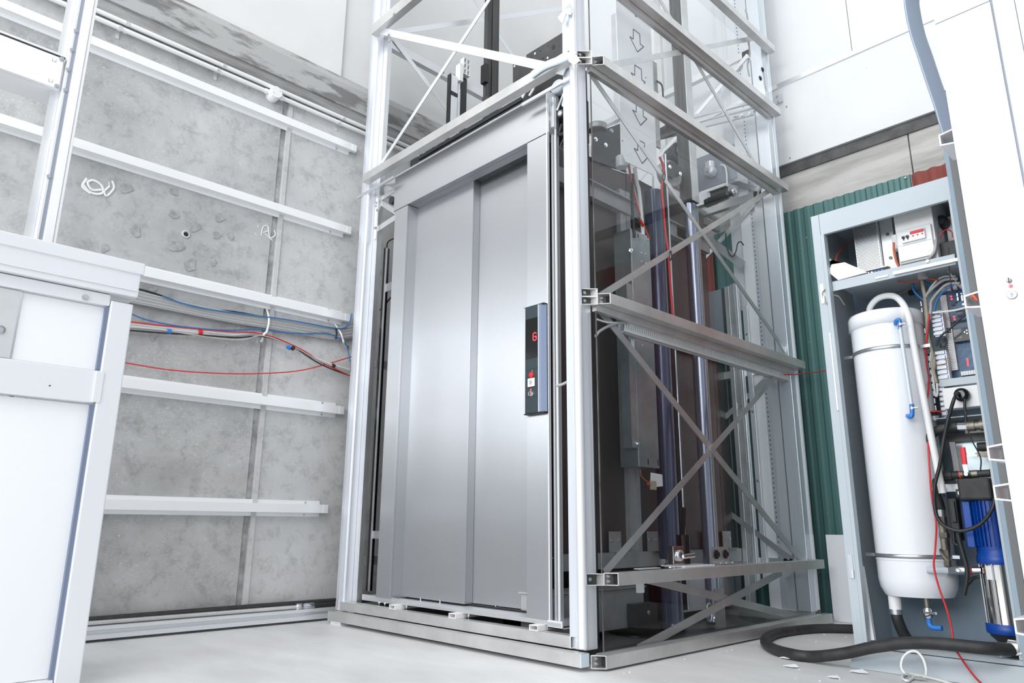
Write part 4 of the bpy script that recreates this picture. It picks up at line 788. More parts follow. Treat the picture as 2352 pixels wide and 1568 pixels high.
# breaker box
bb = thing('breaker_box', (.97, .90, 1.5), 'white breaker box with black toggles and a red switch bar', 'breaker box')
bx0, bx1 = .908, 1.035; by = .905
B('box_body', M['plastic_w'], bb, bx0-.006, bx1+.008, by+.012, 1.12, 1.515, 1.80, .003)
fc = B('front_cover', M['plastic_w'], bb, bx0, bx1, by, by+.011, 1.530, 1.660, .003); B('cover_line', M['greycable'], fc, bx0+.004, bx1-.004, by-.0005, by+.001, 1.594, 1.5955)
cr_ = B('breaker_row', M['white'], bb, bx0+.020, bx1-.022, by-.012, by, 1.603, 1.645)
B('red_bar', M['redbtn'], cr_, bx0+.054, bx1-.024, by-.016, by-.0122, 1.630, 1.641, .001)
for i in range(3): B('red_flag', M['redbtn'], cr_, bx0+.060+i*.017, bx0+.066+i*.017, by-.0135, by-.0122, 1.619, 1.624)
for i in range(2): B('black_toggle', M['black'], cr_, bx0+.023+i*.015, bx0+.033+i*.015, by-.019, by-.0122, 1.620, 1.628); B('toggle_neck', M['black'], cr_, bx0+.026+i*.015, bx0+.0305+i*.015, by-.014, by-.0122, 1.612, 1.6198)
B('lower_edge', M['carframe'], bb, bx0, bx1, by+.002, by+.012, 1.520, 1.528); MB().cyl((bx1-.018, by-.0005, 1.552), (bx1-.018, by-.002, 1.552), .004, 12).build('cover_screw', M['zinc'], fc)
B('side_outlet', M['plastic_w'], bb, bx0-.030, bx0-.0065, by+.03, by+.07, 1.60, 1.665, .005)
# mains socket and plug
so = thing('mains_socket', (1.10, 1.10, 1.6), 'white socket with a dark round plug at the cabinet top right', 'socket')
B('socket_plate', M['plastic_w'], so, 1.055, 1.135, 1.04, 1.06, 1.60, 1.72, .002); c = P(2160, 508, 'y', 1.0); MB().lathe(c, (0, -1, 0), [(.026, -.045), (.026, 0), (.016, .012)], 20).build('plug', M['darkplate'], so)
MB().sweep([P(x, y, 'y', y_) for x, y, y_ in ((2152, 512, .98), (2150, 545, .93), (2147, 575, .90), (2135, 592, .90), (2127, 598, .92))], .006, 8, 5).build('plug_cord', M['greycable'], so)
bt = thing('battery_box', (1.09, 1.0, 1.5), 'dark battery box on the shelf under the mains socket', 'battery'); B('battery_body', M['black'], bt, 1.045, 1.115, .95, 1.05, 1.493, 1.585, .002); B('battery_label', M['panel_b'], bt, 1.102, 1.104, .9485, .9495, 1.50, 1.575)
MB().sweep([P(x, y, 'y', .96) for x, y in ((2160, 548), (2166, 532), (2176, 527), (2186, 533), (2188, 545))], .0025, 6, 5).build('battery_lead', M['redcable'], bt)
# paper tray
pp = thing('paper_tray', (.68, .86, 1.5), 'folded white papers in a grey tray on the left of the shelf', 'papers')
MB().prism([P(x, y, 'y', CY+.02) for x, y in ((1903, 625), (1925, 643), (1992, 625), (1940, 602), (1910, 607))], (0, .02, 0)).build('tray_body', M['plastic_w'], pp)
MB().prism([P(x, y, 'y', CY+.035) for x, y in ((1898, 590), (1900, 625), (1930, 622), (1990, 622), (1945, 605), (1915, 603), (1901, 588))], (0, .01, 0)).build('paper_sheet', M['paper'], pp)
MB().prism([P(x, y, 'y', CY+.032) for x, y in ((1906, 600), (1905, 618), (1930, 618), (1945, 612))], (.01, .0, .004)).build('paper_sheet', M['paper'], pp)
def cable(pts, y, r, mt, lb, cat='cable', par=None, name='cable', n=8):
    ys = y if isinstance(y, (list, tuple)) else [y]*len(pts)
    o = MB().sweep([P(a_, b_, 'y', q) for (a_, b_), q in zip(pts, ys)], r, n, 5).build(name, M[mt], par)
    return tag(o, lb, cat) if par is None else o
cable([(1959, 551), (1940, 567), (1924, 583), (1920, 600), (1925, 606)], [1.1, 1.05, .95, .90, .9], .0035, 'orangecable', 'orange cable looping down on the left of the power supply')
cable([(2053, 557), (2053, 575), (2058, 598), (2064, 612)], .91, .0045, 'orangecable', 'orange cable between power supply and breaker box')
cable([(2097, 590), (2094, 605)], .93, .004, 'orangecable', 'orange cable end just below the breaker box', par=None)
cable([(2025, 510), (2040, 512), (2052, 520)], 1.0, .003, 'orangecable', 'orange cable arching from the power supply top')
# tank
tc, tr_ = Vector((.800, .985, 0)), .134
T = thing('water_tank', (tc.x, tc.y, .26), 'tall white cylindrical tank strapped inside the cabinet', 'tank')
zt = P(2000, 712, 'y', tc.y-tr_).z; zb = P(2065, 1371, 'y', tc.y-tr_).z; 
body = MB().lathe((tc.x, tc.y, 0), (0, 0, 1), [(tr_*.86, zb), (tr_*.97, zb+.03), (tr_, zb+.06), (tr_, zt-.06)], 48).build('tank_body', M['whitegloss'], T)
MB().lathe((tc.x, tc.y, 0), (0, 0, 1), [(tr_, zt-.06), (tr_*1.045, zt-.058), (tr_*1.045, zt-.012), (tr_*1.0, zt), (.02, zt+.004)], 48).build('tank_lid', M['whitegloss'], T)
MB().lathe((tc.x, tc.y, 0), (0, 0, 1), [(tr_+.0005, zb+.128), (tr_+.002, zb+.129), (tr_+.002, zb+.131), (tr_+.0005, zb+.132)], 48).build('tank_seam', M['white'], T)
for py in (800, 1275):
    z = P(2010, py, 'y', tc.y-tr_).z; bd = MB().lathe((tc.x, tc.y, 0), (0, 0, 1), [(tr_+.0008, z-.007), (tr_+.003, z-.007), (tr_+.003, z+.007), (tr_+.0008, z+.007)], 48).build('strap', M['zinc'], T)
    MB().box(tc.x-tr_-.03, tc.x-tr_+.02, tc.y-.045, tc.y-.042, z-.006, z+.006).box(tc.x+tr_-.02, tc.x+tr_+.03, tc.y-.045, tc.y-.042, z-.006, z+.006).build('strap_tail', M['zinc'], bd)
MB().sweep([(tc.x-.055, tc.y-.01, zt), (tc.x-.045, tc.y-.02, zt+.045), (tc.x, tc.y-.03, zt+.075), (tc.x+.07, tc.y-.06, zt+.055), (tc.x+.116, tc.y-.098, zt-.03), (tc.x+.123, tc.y-.100, zt-.15), (tc.x+.134, tc.y-.098, zt-.40), (tc.x+.150, tc.y-.09, .62)], .0125, 14, 6).build('overflow_pipe', M['plastic_w'], T)
# blue level gauge
cG = T
yb = tc.y-tr_-.01
e0 = P(2062, 735, 'y', yb); MB().sweep([P(2057, 744, 'y', yb+.02), P(2058, 737, 'y', yb), P(2066, 735, 'y', yb), P(2067, 756, 'y', yb)], .0075, 12, 4).build('gauge_elbow', M['bluefit'], T)
MB().sweep([P(2067, 752, 'y', yb), P(2094, 935, 'y', yb)], .0075, 12, 2, curve=False).build('gauge_tube', M['wrap'], T)
MB().sweep([P(2094, 928, 'y', yb), P(2095, 952, 'y', yb), P(2090, 957, 'y', yb), P(2085, 955, 'y', yb+.02)], .0085, 12, 4).build('gauge_elbow', M['bluefit'], T)
for px, py in ((2068, 745), (2095, 937)): c = P(px, py, 'y', yb); MB().cyl(c-Vector((0, 0, .005)), c+Vector((0, 0, .005)), .0095, 12).cyl(c+Vector((.005, -.004, 0)), c+Vector((.022, -.004, 0)), .004, 8).build('hose_clip', M['zinc'], T)
# tank outlets
c = P(2057, 1395, 'y', .93); MB().cyl((c.x, .93, zb-.0), (c.x, .93, zb-.05), .022, 18).build('outlet_collar', M['plastic_w'], T); MB().cyl((c.x, .93, zb-.050), (c.x, .93, zb-.068), .024, 18).build('outlet_clamp', M['zinc'], T); MB().sweep([(c.x, .93, zb-.066), (c.x+.003, .93, .16), (c.x+.012, .95, .11), (c.x+.03, .97, .07)], .020, 14, 5).build('outlet_hose', M['rubber'], T)
cx_ = P(2131, 1400, 'y', .90); MB().cyl((cx_.x, .9, zb+.02), (cx_.x, .9, zb-.035), .010, 12).build('tap_stem', M['brass'], T); MB().lathe((cx_.x, .9, zb-.07), (0, 0, 1), [(.012, 0), (.016, .01), (.016, .03), (.012, .036)], 14).build('tap_body', M['chrome'], T); MB().cyl((cx_.x, .885, zb-.05), (cx_.x+.035, .87, zb-.048), .005, 10).build('tap_handle', M['chrome'], T)
MB().sweep([(cx_.x, .9, zb-.068), (cx_.x, .9, zb-.092), (cx_.x+.012, .895, zb-.100), (cx_.x+.042, .89, zb-.098)], .009, 12, 4).build('blue_elbow', M['bluefit'], T)
# white angle leaning in the cabinet
an = thing('white_angle', P(2000, 1475, 'y', .84), 'slim white angle profile leaning inside the cabinet beside the tank', 'profile')
p, q = P(2002, 1470, 'y', .852), P(1975, 1300, 'y', .90); MB().bar(p, q, .018, .003, (0, 1, 0)).build('angle_leg', M['white'], an); MB().bar(p+Vector((.009, .008, 0)), q+Vector((.009, .008, 0)), .003, .018, (0, 1, 0)).build('angle_leg', M['white'], an)
# cream wire on the left upright
cable([(1907, 677), (1925, 680), (1935, 693), (1940, 700)], [.85, .87, .9, .92], .003, 'tancable', 'short cream wire at the upper left of the tank')
cable([(2008, 690), (2040, 682), (2075, 672), (2095, 660), (2118, 640)], 1.16, .0035, 'tancable', 'cream wire running across the cabinet back above the tank')
cable([(1895, 664), (1889, 672), (1891, 683), (1899, 698)], .815, .0028, 'tancable', 'cream wire curling over the left cabinet edge')
kc = thing('cable_clip', P(2094, 671, 'y', 1.17), 'small black cable clip stuck on the cabinet back', 'clip'); c = P(2094, 671, 'y', 1.16); B('clip_body', M['black'], kc, c.x-.012, c.x+.012, 1.155, 1.175, c.z-.009, c.z+.009)
# back mounting plate, hinge strip
YPCB = 1.06
mpn = thing('mounting_plate', (1.08, 1.12, .8), 'pale vertical mounting plate on the right of the cabinet carrying the circuit boards', 'mounting plate')
q0 = P(2128, 700, 'y', YPCB+.04).x
B('plate_body', M['cabin'], mpn, q0, 1.145, YPCB+.03, YPCB+.035, .90, 1.44)
hz = [P(2115, 690, 'y', 1.02), P(2150, 945, 'y', 1.02)]
for i in range(16):
    t = (i+.5)/16; c = hz[0].lerp(hz[1], t); MB().cyl((hz[0].x, 1.02, c.z-.010), (hz[0].x, 1.02, c.z+.0095), .005, 8).build('hinge_knuckle', M['zinc'], mpn)
def pcb(name, pts, label):
    t = thing(name, P(*pts[2], 'y', YPCB), label, 'circuit board')
    a, b = P(*pts[0], 'y', YPCB), P(*pts[1], 'y', YPCB)
    x0, x1, z0, z1 = min(a.x, b.x), max(a.x, b.x), min(a.z, b.z), max(a.z, b.z)
    B('board', M['pcb'], t, x0, x1, YPCB, YPCB+.003, z0, z1); return t, x0, x1, z0, z1
t1, x0, x1, z0, z1 = pcb('circuit_board', [(2162, 665), (2222, 728), (2190, 700)], 'upper blue circuit board with red lamps and white terminal rows')
x1 = 1.140
bpy.data.objects.remove([o for o in t1.children][0]); B('board', M['pcb'], t1, x0, x1, YPCB, YPCB+.003, z0-.008, z1)
def led(px, py, par, mt='led', r=.0035):
    c = P(px, py, 'y', YPCB-.004); MB().lathe((c.x, YPCB-.0001, c.z), (0, -1, 0), [(r, 0), (r, .002), (r*.6, .004)], 10).build('lamp', M[mt], par)
for px, py in ((2184, 680), (2185.5, 686.5), (2191, 727), (2192, 733)): led(px, py, t1)
for px, py in ((2212, 698), (2215, 706)): led(px, py, t1, 'ledw')
zz = z1-.028
for i in range(22): B('terminal', M['plastic_w'], t1, x0-.006, x0+.016, YPCB-.012, YPCB-.0005, zz-i*.0072-.0062, zz-i*.0072)
for i in range(22): MB().bar((x0+.017, YPCB-.002, zz-i*.0072-.003), (x0+.028, YPCB-.002, zz-i*.0072-.007), .001, .0012).build('track', M['greycable'], t1)
for i, xx in enumerate((x0+.004, x0+.022, x0+.045, x0+.068)): B('connector', M['plastic_w'], t1, xx, xx+.015, YPCB-.018, YPCB-.0005, z1-.014, z1+.004, .001)
for xx in (2201, 2211): c = P(xx, 682, 'y', YPCB); B('capacitor', M['chrome'], t1, c.x-.004, c.x+.004, YPCB-.012, YPCB-.001, c.z-.018, c.z+.016, .002)
for px, py, dx, dz in ((2202, 712, .01, .006), (2215, 715, .006, .01), (2190, 700, .006, .004), (2205, 725, .008, .004), (2196, 694, .004, .003)): c = P(px, py, 'y', YPCB); B('chip', M['black'], t1, c.x-dx, c.x+dx, YPCB-.005, YPCB-.0005, c.z-dz, c.z+dz)
t2, x0, x1, z0, z1 = pcb('circuit_board', [(2176, 752), (2242, 862), (2210, 820)], 'lower blue circuit board with four stacked red lamps')
for px, py in ((2221, 824), (2222, 828.5), (2222.5, 833.5), (2223, 838), (2246, 837)): led(px, py, t2)
for i in range(24): B('terminal', M['plastic_w'], t2, x0-.004, x0+.018, YPCB-.012, YPCB-.0005, z1-.004-i*.0072-.0062, z1-.004-i*.0072)
for i in range(9): B('terminal', M['plastic_w'], t2, x0+.026+i*.0085, x0+.0335+i*.0085, YPCB-.012, YPCB-.0005, z0+.004, z0+.020)
for i in range(3): 
    for k in range(2): c = P(2203+i*10+k*3, 786, 'y', YPCB); MB().cyl((c.x, YPCB-.0005, c.z), (c.x, YPCB-.012, c.z+.006), .003, 8).build('relay_pin', M['bluefit'], t2)
dp = thing('display_module', P(2212, 768, 'y', 1.04), 'small grey display module with four buttons between the circuit boards', 'module'); a, b = P(2188, 757, 'y', 1.04), P(2236, 780, 'y', 1.04)
B('module_body', M['darkplate'], dp, a.x, b.x, 1.035, 1.055, b.z, a.z, .001); B('module_screen', M['blackgloss'], dp, a.x+.003, a.x+.03, 1.034, 1.0349, b.z+.012, a.z-.003)
for px, py in ((2215, 762), (2220, 758), (2226, 761), (2221, 765)): c = P(px, py, 'y', 1.03); MB().cyl((c.x, 1.0345, c.z), (c.x, 1.032, c.z), .0025, 10).build('module_button', M['zinc'], dp)
sd = thing('slotted_duct', P(2150, 750, 'y', 1.0), 'white slotted wiring duct beside the upper circuit board', 'cable duct')
def slotduct(par, a, b, n, w=.035):
    p, q = P(*a, 'y', 1.0), P(*b, 'y', 1.0); h = (p.z-q.z)/n; x = (p.x+q.x)/2
    B('duct_back', M['plastic_w'], par, x, x+w, 1.03, 1.034, q.z, p.z); B('duct_side', M['plastic_w'], par, x+w, x+w+.003, 1.0, 1.03, q.z, p.z)
    for i in range(n): B('duct_finger', M['plastic_w'], par, x-.002, x+w*.9, .998, 1.001, p.z-(i+.62)*h, p.z-i*h)
    B('duct_inside', M['panel_b'], par, x+.001, x+w-.001, 1.004, 1.02, q.z, p.z)
slotduct(sd, (2134, 717), (2152, 773), 6); sd2 = thing('slotted_duct', P(2150, 840, 'y', 1.0), 'white slotted wiring duct beside the lower circuit board', 'cable duct'); slotduct(sd2, (2146, 808), (2160, 875), 6); sd3 = thing('slotted_duct', P(2155, 930, 'y', 1.0), 'narrow white duct left of the white switch box', 'cable duct'); slotduct(sd3, (2155, 880), (2166, 958), 7, .014)
# bundles in the cabinet
wb1 = thing('wire_bundle', P(2130, 760, 'y', 1.0), 'thick bundle of tan and grey wires running down beside the white ducts', 'wire bundle')
for k, (pts, mt, r) in enumerate((([(2118, 645), (2121, 665), (2124, 680), (2126, 705), (2129, 735), (2131, 770), (2138, 800), (2145, 830), (2143, 860), (2150, 880)], 'tancable', .007),
        ([(2120, 655), (2124, 678), (2127, 705), (2131, 740), (2130, 775), (2141, 810), (2140, 835), (2146, 862), (2151, 878)], 'tancable', .006),
        ([(2200, 640), (2170, 642), (2150, 655), (2132, 672), (2126, 682)], 'greycable', .006), ([(2195, 634), (2165, 636), (2148, 648), (2135, 665), (2128, 680)], 'whitecable', .004),
        ([(2205, 650), (2178, 652), (2160, 665), (2140, 690), (2138, 710), (2134, 735)], 'greycable', .006), ([(2190, 655), (2168, 668), (2152, 690), (2146, 715)], 'bluecable', .004),
        ([(2185, 652), (2165, 662), (2145, 685), (2134, 705)], 'redcable', .003), ([(2140, 800), (2137, 825), (2141, 850), (2148, 905), (2153, 905), (2152, 880)], 'whitecable', .004))):
    MB().sweep([P(x, y, 'y', .985-.004*(k % 3)) for x, y in pts], r, 8, 5).build('wire', M[mt], wb1)
cable([(2119, 642), (2125, 646), (2133, 652), (2136, 664)], 1.0, .004, 'bluecable', 'short blue cable arching under the shelf grommet')
cable([(2099, 650), (2096, 658), (2101, 670), (2110, 680), (2122, 690)], .99, .0045, 'bluecable', 'blue cable hooking down left of the wire bundle')
cable([(2062, 646), (2080, 648), (2100, 645), (2130, 639), (2155, 643)], .98, .004, 'orangecable', 'orange cable sagging beneath the cabinet shelf')
cable([(2134, 720), (2131, 750), (2128, 780), (2126, 810), (2128, 840), (2133, 875), (2132, 900), (2127, 930), (2127, 960), (2131, 1000), (2134, 1060), (2140, 1140), (2150, 1200), (2148, 1260), (2145, 1300), (2157, 1350), (2175, 1400), (2187, 1450), (2190, 1480), (2210, 1515), (2240, 1555), (2268, 1582)],
      [.97]*6+[.93]*4+[.88]*3+[.80]*5+[.78]*2+[.72, .62, .55], .0035, 'redcable', 'long red wire hanging down the cabinet front to the floor')
cable([(2142, 718), (2165, 716), (2195, 712), (2222, 705)], .975, .004, 'whitecable', 'cream wire crossing in front of the upper circuit board')
cable([(2224, 716), (2205, 733), (2185, 752), (2165, 768), (2155, 780), (2150, 795)], .97, .004, 'blackcable', 'black cable slanting down across the circuit boards')
cable([(2179, 568), (2180, 600), (2181, 625), (2184, 650), (2186, 670)], .86, .0018, 'blackcable', 'fine dark wires hanging from the shelf to the upper board')
cable([(2176, 624), (2182, 627), (2195, 645), (2202, 658)], .90, .0015, 'greycable', 'fine grey wire fanning out above the upper board')
for k in range(5):
    cable([(2155, 778+k*2), (2160, 790+k*2), (2168, 795+k), (2178, 780+k*6)], 1.0, .0018, 'blackcable', None, None, par=wb1, name='wire', n=6)
for k in range(6): cable([(2152, 838+k*2), (2162, 832+k*3), (2170, 826+k*4), (2180, 818+k*6)], 1.0, .002, 'tancable', None, None, par=wb1, name='wire', n=6)
# grey cover strip + white switch box
gs = thing('cover_strip', P(2205, 875, 'y', 1.0), 'flat grey cover strip under the lower circuit board', 'strip'); a, b = P(2158, 876, 'y', 1.0), P(2250, 880, 'y', 1.0); B('strip_body', M['cab'], gs, a.x, 1.145, .995, 1.01, a.z-.022, a.z+.006)
sb = thing('switch_box', P(2205, 915, 'y', .98), 'white plastic switch box with a black round plug', 'box'); a, b = P(2163, 892, 'y', .98), P(2243, 930, 'y', .98)
bx = B('box_body', M['plastic_w'], sb, a.x, 1.135, .98, 1.04, b.z-.004, a.z, .002); B('box_seam', M['greycable'], bx, 1.110, 1.1115, .9792, .981, b.z-.003, a.z-.001)
c = P(2208, 906, 'y', .955); MB().lathe(c+Vector((0, .024, 0)), (0, -1, 0), [(.024, 0), (.026, .012), (.024, .03), (.014, .034)], 24).build('plug', M['blackgloss'], sb)
cable([(2200, 902), (2192, 915), (2184, 940), (2176, 970), (2166, 1020), (2158, 1070), (2148, 1110), (2146, 1150), (2152, 1185), (2170, 1208), (2205, 1219), (2240, 1210), (2265, 1190), (2282, 1160), (2287, 1120), (2284, 1090), (2275, 1080)], [.94]+[.90]*3+[.86]*10+[.88, .90, .93], .0065, 'blackcable', 'thin black power cable looping down over the pump')
cable([(2216, 915), (2216, 935), (2218, 960), (2216, 975)], .95, .005, 'blackcable', 'short black cable below the round plug')
cable([(2219, 945), (2220, 975), (2232, 1010), (2252, 1050), (2252, 1080)], .92, .0025, 'blackcable', 'thin black wire dropping from the plug to the ball valve')
ts = thing('terminal_block', P(2250, 905, 'y', 1.0), 'grey terminal block at the right edge beside the switch box', 'terminal'); c = P(2249, 903, 'y', 1.0); B('block_body', M['cab'], ts, c.x-.012, c.x+.012, .99, 1.02, c.z-.030, c.z+.025)
es = thing('emergency_button', P(2146, 950, 'y', .97), 'red mushroom button on a grey base beside the tank pipe', 'button'); c = P(2146, 948, 'y', .97)
MB().lathe((c.x, .97, c.z-.030), (0, 0, 1), [(.014, 0), (.014, .016), (.016, .018)], 20).build('button_base', M['zinc'], es); MB().lathe((c.x, .97, c.z-.012), (0, 0, 1), [(.010, 0), (.012, .006), (.012, .012)], 20).build('button_neck', M['black'], es); MB().lathe((c.x, .97, c.z), (0, 0, 1), [(.024, 0), (.025, .003), (.020, .006)], 24).build('button_cap', M['redbtn'], es)
# lower shelf
ls = thing('lower_shelf', P(2200, 955, 'y', 1.0), 'thin pale shelf dividing the electronics from the plumbing', 'shelf'); c = P(2190, 957, 'y', .95); B('shelf_plate', M['cab'], ls, P(2128, 962, 'y', .95).x, 1.145, .95, 1.10, c.z-.003, c.z)
B('shelf_back', M['carframe'], ls, 1.0, 1.145, 1.10, 1.105, .62, c.z-.004)
# plumbing and pump, plane y ~ .95
PL = thing('pipe_assembly', P(2230, 1000, 'y', .95), 'black hose with brass couplings curving down behind the thin cable', 'hose')
YP = .93
MB().sweep([P(x, y, 'y', YP) for x, y in ((2200, 980), (2175, 982), (2150, 990), (2130, 1010), (2123, 1040), (2128, 1080), (2142, 1115), (2155, 1150), (2160, 1170))], .017, 14, 6).build('hose', M['rubber'], PL)
p, q = P(2198, 980, 'y', YP), P(2222, 979, 'y', YP); MB().cyl(p, q, .015, 6, smooth=False).build('hex_nut', M['zinc'], PL)
p, q = P(2222, 979, 'y', YP), P(2262, 976, 'y', YP); MB().cyl(p, p.lerp(q, .45), .019, 16).cyl(p.lerp(q, .46), p.lerp(q, .75), .016, 16).cyl(p.lerp(q, .76), q, .020, 16).build('coupling', M['brass'], PL)
for i, (z0_, z1_, r, mt) in enumerate(((1170, 1186, .015, 'zinc'), (1186, 1202, .018, 'brass'), (1204, 1222, .017, 'brass'), (1222, 1235, .021, 'brass'), (1236, 1262, .017, 'brass'))):
    a, b = P(2160+(z0_-1170)*.12, z0_, 'y', YP), P(2160+(z1_-1170)*.12, z1_, 'y', YP); MB().cyl(a, b, r, 8 if i % 2 else 16, smooth=not i % 2).build('fitting', M[mt], PL)
a, b = P(2155, 1262, 'y', YP-.01), P(2178, 1288, 'y', YP); MB().cyl(a, b, .014, 14).build('strainer_leg', M['brass'], PL); a, b = P(2172, 1262, 'y', YP), P(2175, 1300, 'y', YP); MB().cyl(a, b, .015, 8, smooth=False).build('strainer_body', M['brass'], PL)
BV = thing('ball_valve', P(2210, 1090, 'y', .92), 'ball valve with upright red sleeved lever above the pump', 'valve')
p, q = P(2160, 1093, 'y', YP), P(2275, 1086, 'y', YP)
MB().cyl(p, p.lerp(q, .25), .020, 10, smooth=False).build('union_nut', M['rubber'], BV); MB().cyl(p.lerp(q, .25), p.lerp(q, .40), .015, 14).build('pipe_stub', M['rubber'], BV); MB().cyl(p.lerp(q, .40), p.lerp(q, .76), .014, 14).build('valve_body', M['brass'], BV); MB().cyl(p.lerp(q, .40), p.lerp(q, .43), .016, 14).build('red_seal', M['sleeve'], BV)
MB().cyl(p.lerp(q, .76), q, .013, 14).build('pipe_stub', M['rubber'], BV); c = p.lerp(q, .56)+Vector((0, -.014, 0)); MB().lathe(c, (0, -1, 0), [(.013, 0), (.013, .006), (.007, .008), (.007, .012)], 16).build('stem_nut', M['chrome'], BV)
a, b = P(2220, 1085, 'y', YP-.022), P(2214, 1060, 'y', YP-.022); MB().bar(a, b, .014, .003, (0, 1, 0)).build('lever', M['zinc'], BV); a, b = P(2215.5, 1066, 'y', YP-.022), P(2211, 1027, 'y', YP-.024); MB().sweep([a, b], (.0095, .004), 10, 3, flat=(0, 1, 0), curve=False).build('lever_sleeve', M['sleeve'], BV)
BK = thing('steel_bracket_panel', P(2230, 1030, 'y', 1.0), 'worn grey steel panel behind the red lever', 'panel'); a, b = P(2180, 1005, 'y', 1.05), P(2270, 1085, 'y', 1.05); B('panel_body', M['galv'], BK, a.x, 1.145, 1.05, 1.055, b.z, a.z-.02); B('panel_edge', M['darkplate'], BK, a.x, 1.145, 1.02, 1.049, a.z-.02, a.z+.008)
MB().bar(P(2216, 1042, 'y', 1.0), P(2248, 1041, 'y', 1.0), .002, .004).build('rod', M['chrome'], BK)
GT = thing('pressure_gauge', P(2258, 1025, 'y', 1.0), 'small dark gauge fitting near the right cabinet edge', 'gauge'); c = P(2255, 1026, 'y', .98); MB().cyl(c-Vector((.012, 0, 0)), c+Vector((.028, 0, 0)), .017, 16).build('gauge_body', M['rubber'], GT); MB().bar(P(2245, 1042, 'y', .97), P(2275, 1044, 'y', .97), .01, .02).build('gauge_bracket', M['brass'], GT)
FT = thing('flat_conduit', P(2200, 1070, 'y', 1.0), 'set of slim grey cables slanting behind the ball valve', 'cable')
for k in range(4): MB().sweep([P(2182+k*3.2, 1015, 'y', 1.0), P(2202+k*3.2, 1125, 'y', 1.0)], .0035, 6, 2, curve=False).build('conductor', M['greycable'], FT)
cable([(2137, 1030), (2143, 1052), (2153, 1075)], .955, .003, 'bluecable', 'blue wire crossing behind the black hose')
cable([(2152, 1020), (2150, 1045), (2141, 1078)], .955, .003, 'bluecable', 'second blue wire crossing the first behind the black hose')
cable([(2155, 1088), (2162, 1110), (2168, 1140)], .955, .003, 'bluecable', 'blue wire end below the ball valve union')
# pump
PM = thing('pump', (1.10, .95, .1), 'vertical pump with ribbed blue motor and polished steel barrel', 'pump')
pc = P(2278, 1180, 'y', .98); cx, cy = pc.x-.002, .98
zf = lambda py: P(2270, py, 'y', cy-.06).z
R_ = .062
B('terminal_box', M['rubber'], PM, cx-R_-.012, cx+.03, cy-R_-.02, cy-.02, zf(1148), zf(1097), .008)
MB().lathe((cx, cy, 0), (0, 0, 1), [(R_*.6, zf(1100)), (R_, zf(1115)), (R_+.004, zf(1148))], 28).build('fan_cowl', M['rubber'], PM) if False else None
MB().lathe((cx, cy, 0), (0, 0, 1), [(R_*.95, zf(1262)), (R_*.95, zf(1142))], 40).build('motor_body', M['pumpblue'], PM)
for i in range(22):
    a = math.pi*(.75 + i*1.3/21); d = Vector((math.cos(a), math.sin(a), 0)); p = Vector((cx, cy, 0))+d*(R_*.95+.005); MB().bar(p+Vector((0, 0, zf(1255))), p+Vector((0, 0, zf(1150))), .0028, .012, d).build('cooling_fin', M['pumpblue'], PM)
B('motor_rib_plate', M['pumpblue'], PM, cx-R_-.012, cx-R_+.014, cy-R_, cy-R_+.03, zf(1258), zf(1150), .003)
MB().lathe((cx, cy, 0), (0, 0, 1), [(R_*1.02, zf(1296)), (R_*1.05, zf(1294)), (R_*1.05, zf(1278)), (R_*.98, zf(1274)), (R_*.98, zf(1262)), (R_*.9, zf(1260))], 32).build('motor_flange', M['pumpblue'], PM)
MB().lathe((cx, cy, 0), (0, 0, 1), [(R_*.93, zf(1436)), (R_*.93, zf(1295))], 40).build('barrel', M['mirrorsteel'], PM)
MB().lathe((cx, cy, 0), (0, 0, 1), [(R_*1.05, zf(1455)), (R_*1.08, zf(1452)), (R_*1.08, zf(1434)), (R_*1.02, zf(1432))], 32).build('base_ring', M['pumpblue'], PM)
MB().lathe((cx, cy, 0), (0, 0, 1), [(R_*.6, .068), (R_*.6, zf(1475)), (R_*.9, zf(1462)), (R_*.95, zf(1455))], 28).build('pump_foot', M['darkplate'], PM)
for a in (3.6, 4.6, 5.6): d = Vector((math.cos(a), math.sin(a), 0))*(R_*.99); MB().cyl((cx+d.x, cy+d.y, zf(1436)), (cx+d.x, cy+d.y, zf(1290)), .003, 8).build('tie_rod', M['zinc'], PM)
a, b = P(2267, 1299, 'y', cy-R_-.002), P(2302, 1331, 'y', cy-R_-.002)
lbv = [Vector((cx+math.sin(t)*(R_*.93+.001), cy-math.cos(t)*(R_*.93+.001), z)) for z in (zf(1331), zf(1299)) for t in (-.55, -.3, -.05, .15)]
MB().add(lbv, [(0, 1, 5, 4), (1, 2, 6, 5), (2, 3, 7, 6)]).build('blank_label', M['plastic_w'], PM)
pk = thing('pressure_switch', P(2200, 1200, 'y', .95), 'black pressure switch box hanging left of the blue motor', 'pressure switch'); a, b = P(2178, 1145, 'y', .93), P(2222, 1255, 'y', .93)
B('switch_body', M['rubber'], pk, a.x, b.x-.012, .915, .96, b.z+.02, a.z, .004); B('switch_cover', M['black'], pk, a.x+.008, b.x-.016, .905, .914, (a.z+b.z)/2, a.z-.01, .002); c = P(2209, 1132, 'y', .93); B('end_block', M['black'], pk, c.x-.016, c.x+.016, .92, .95, c.z-.014, c.z+.014); MB().cyl((c.x, .919, c.z), (c.x, .914, c.z), .009, 16).build('screw', M['zinc'], pk)
a, b = P(2158, 1112, 'y', .98), P(2220, 1128, 'y', .98); B('zinc_bracket', M['alubright'], pk, a.x, b.x, .975, .98, b.z, a.z); bolt(P(2168, 1119, 'y', .974), (0, -1, 0), pk, .008)
cable([(2200, 1225), (2206, 1250), (2213, 1275), (2221, 1305), (2221, 1330), (2214, 1366)], .90, .008, 'blackcable', 'cut black cable end hanging beside the white valve lever')
cable([(2190, 1220), (2192, 1245), (2200, 1252)], .91, .005, 'blackcable', 'short black cable under the pressure switch')
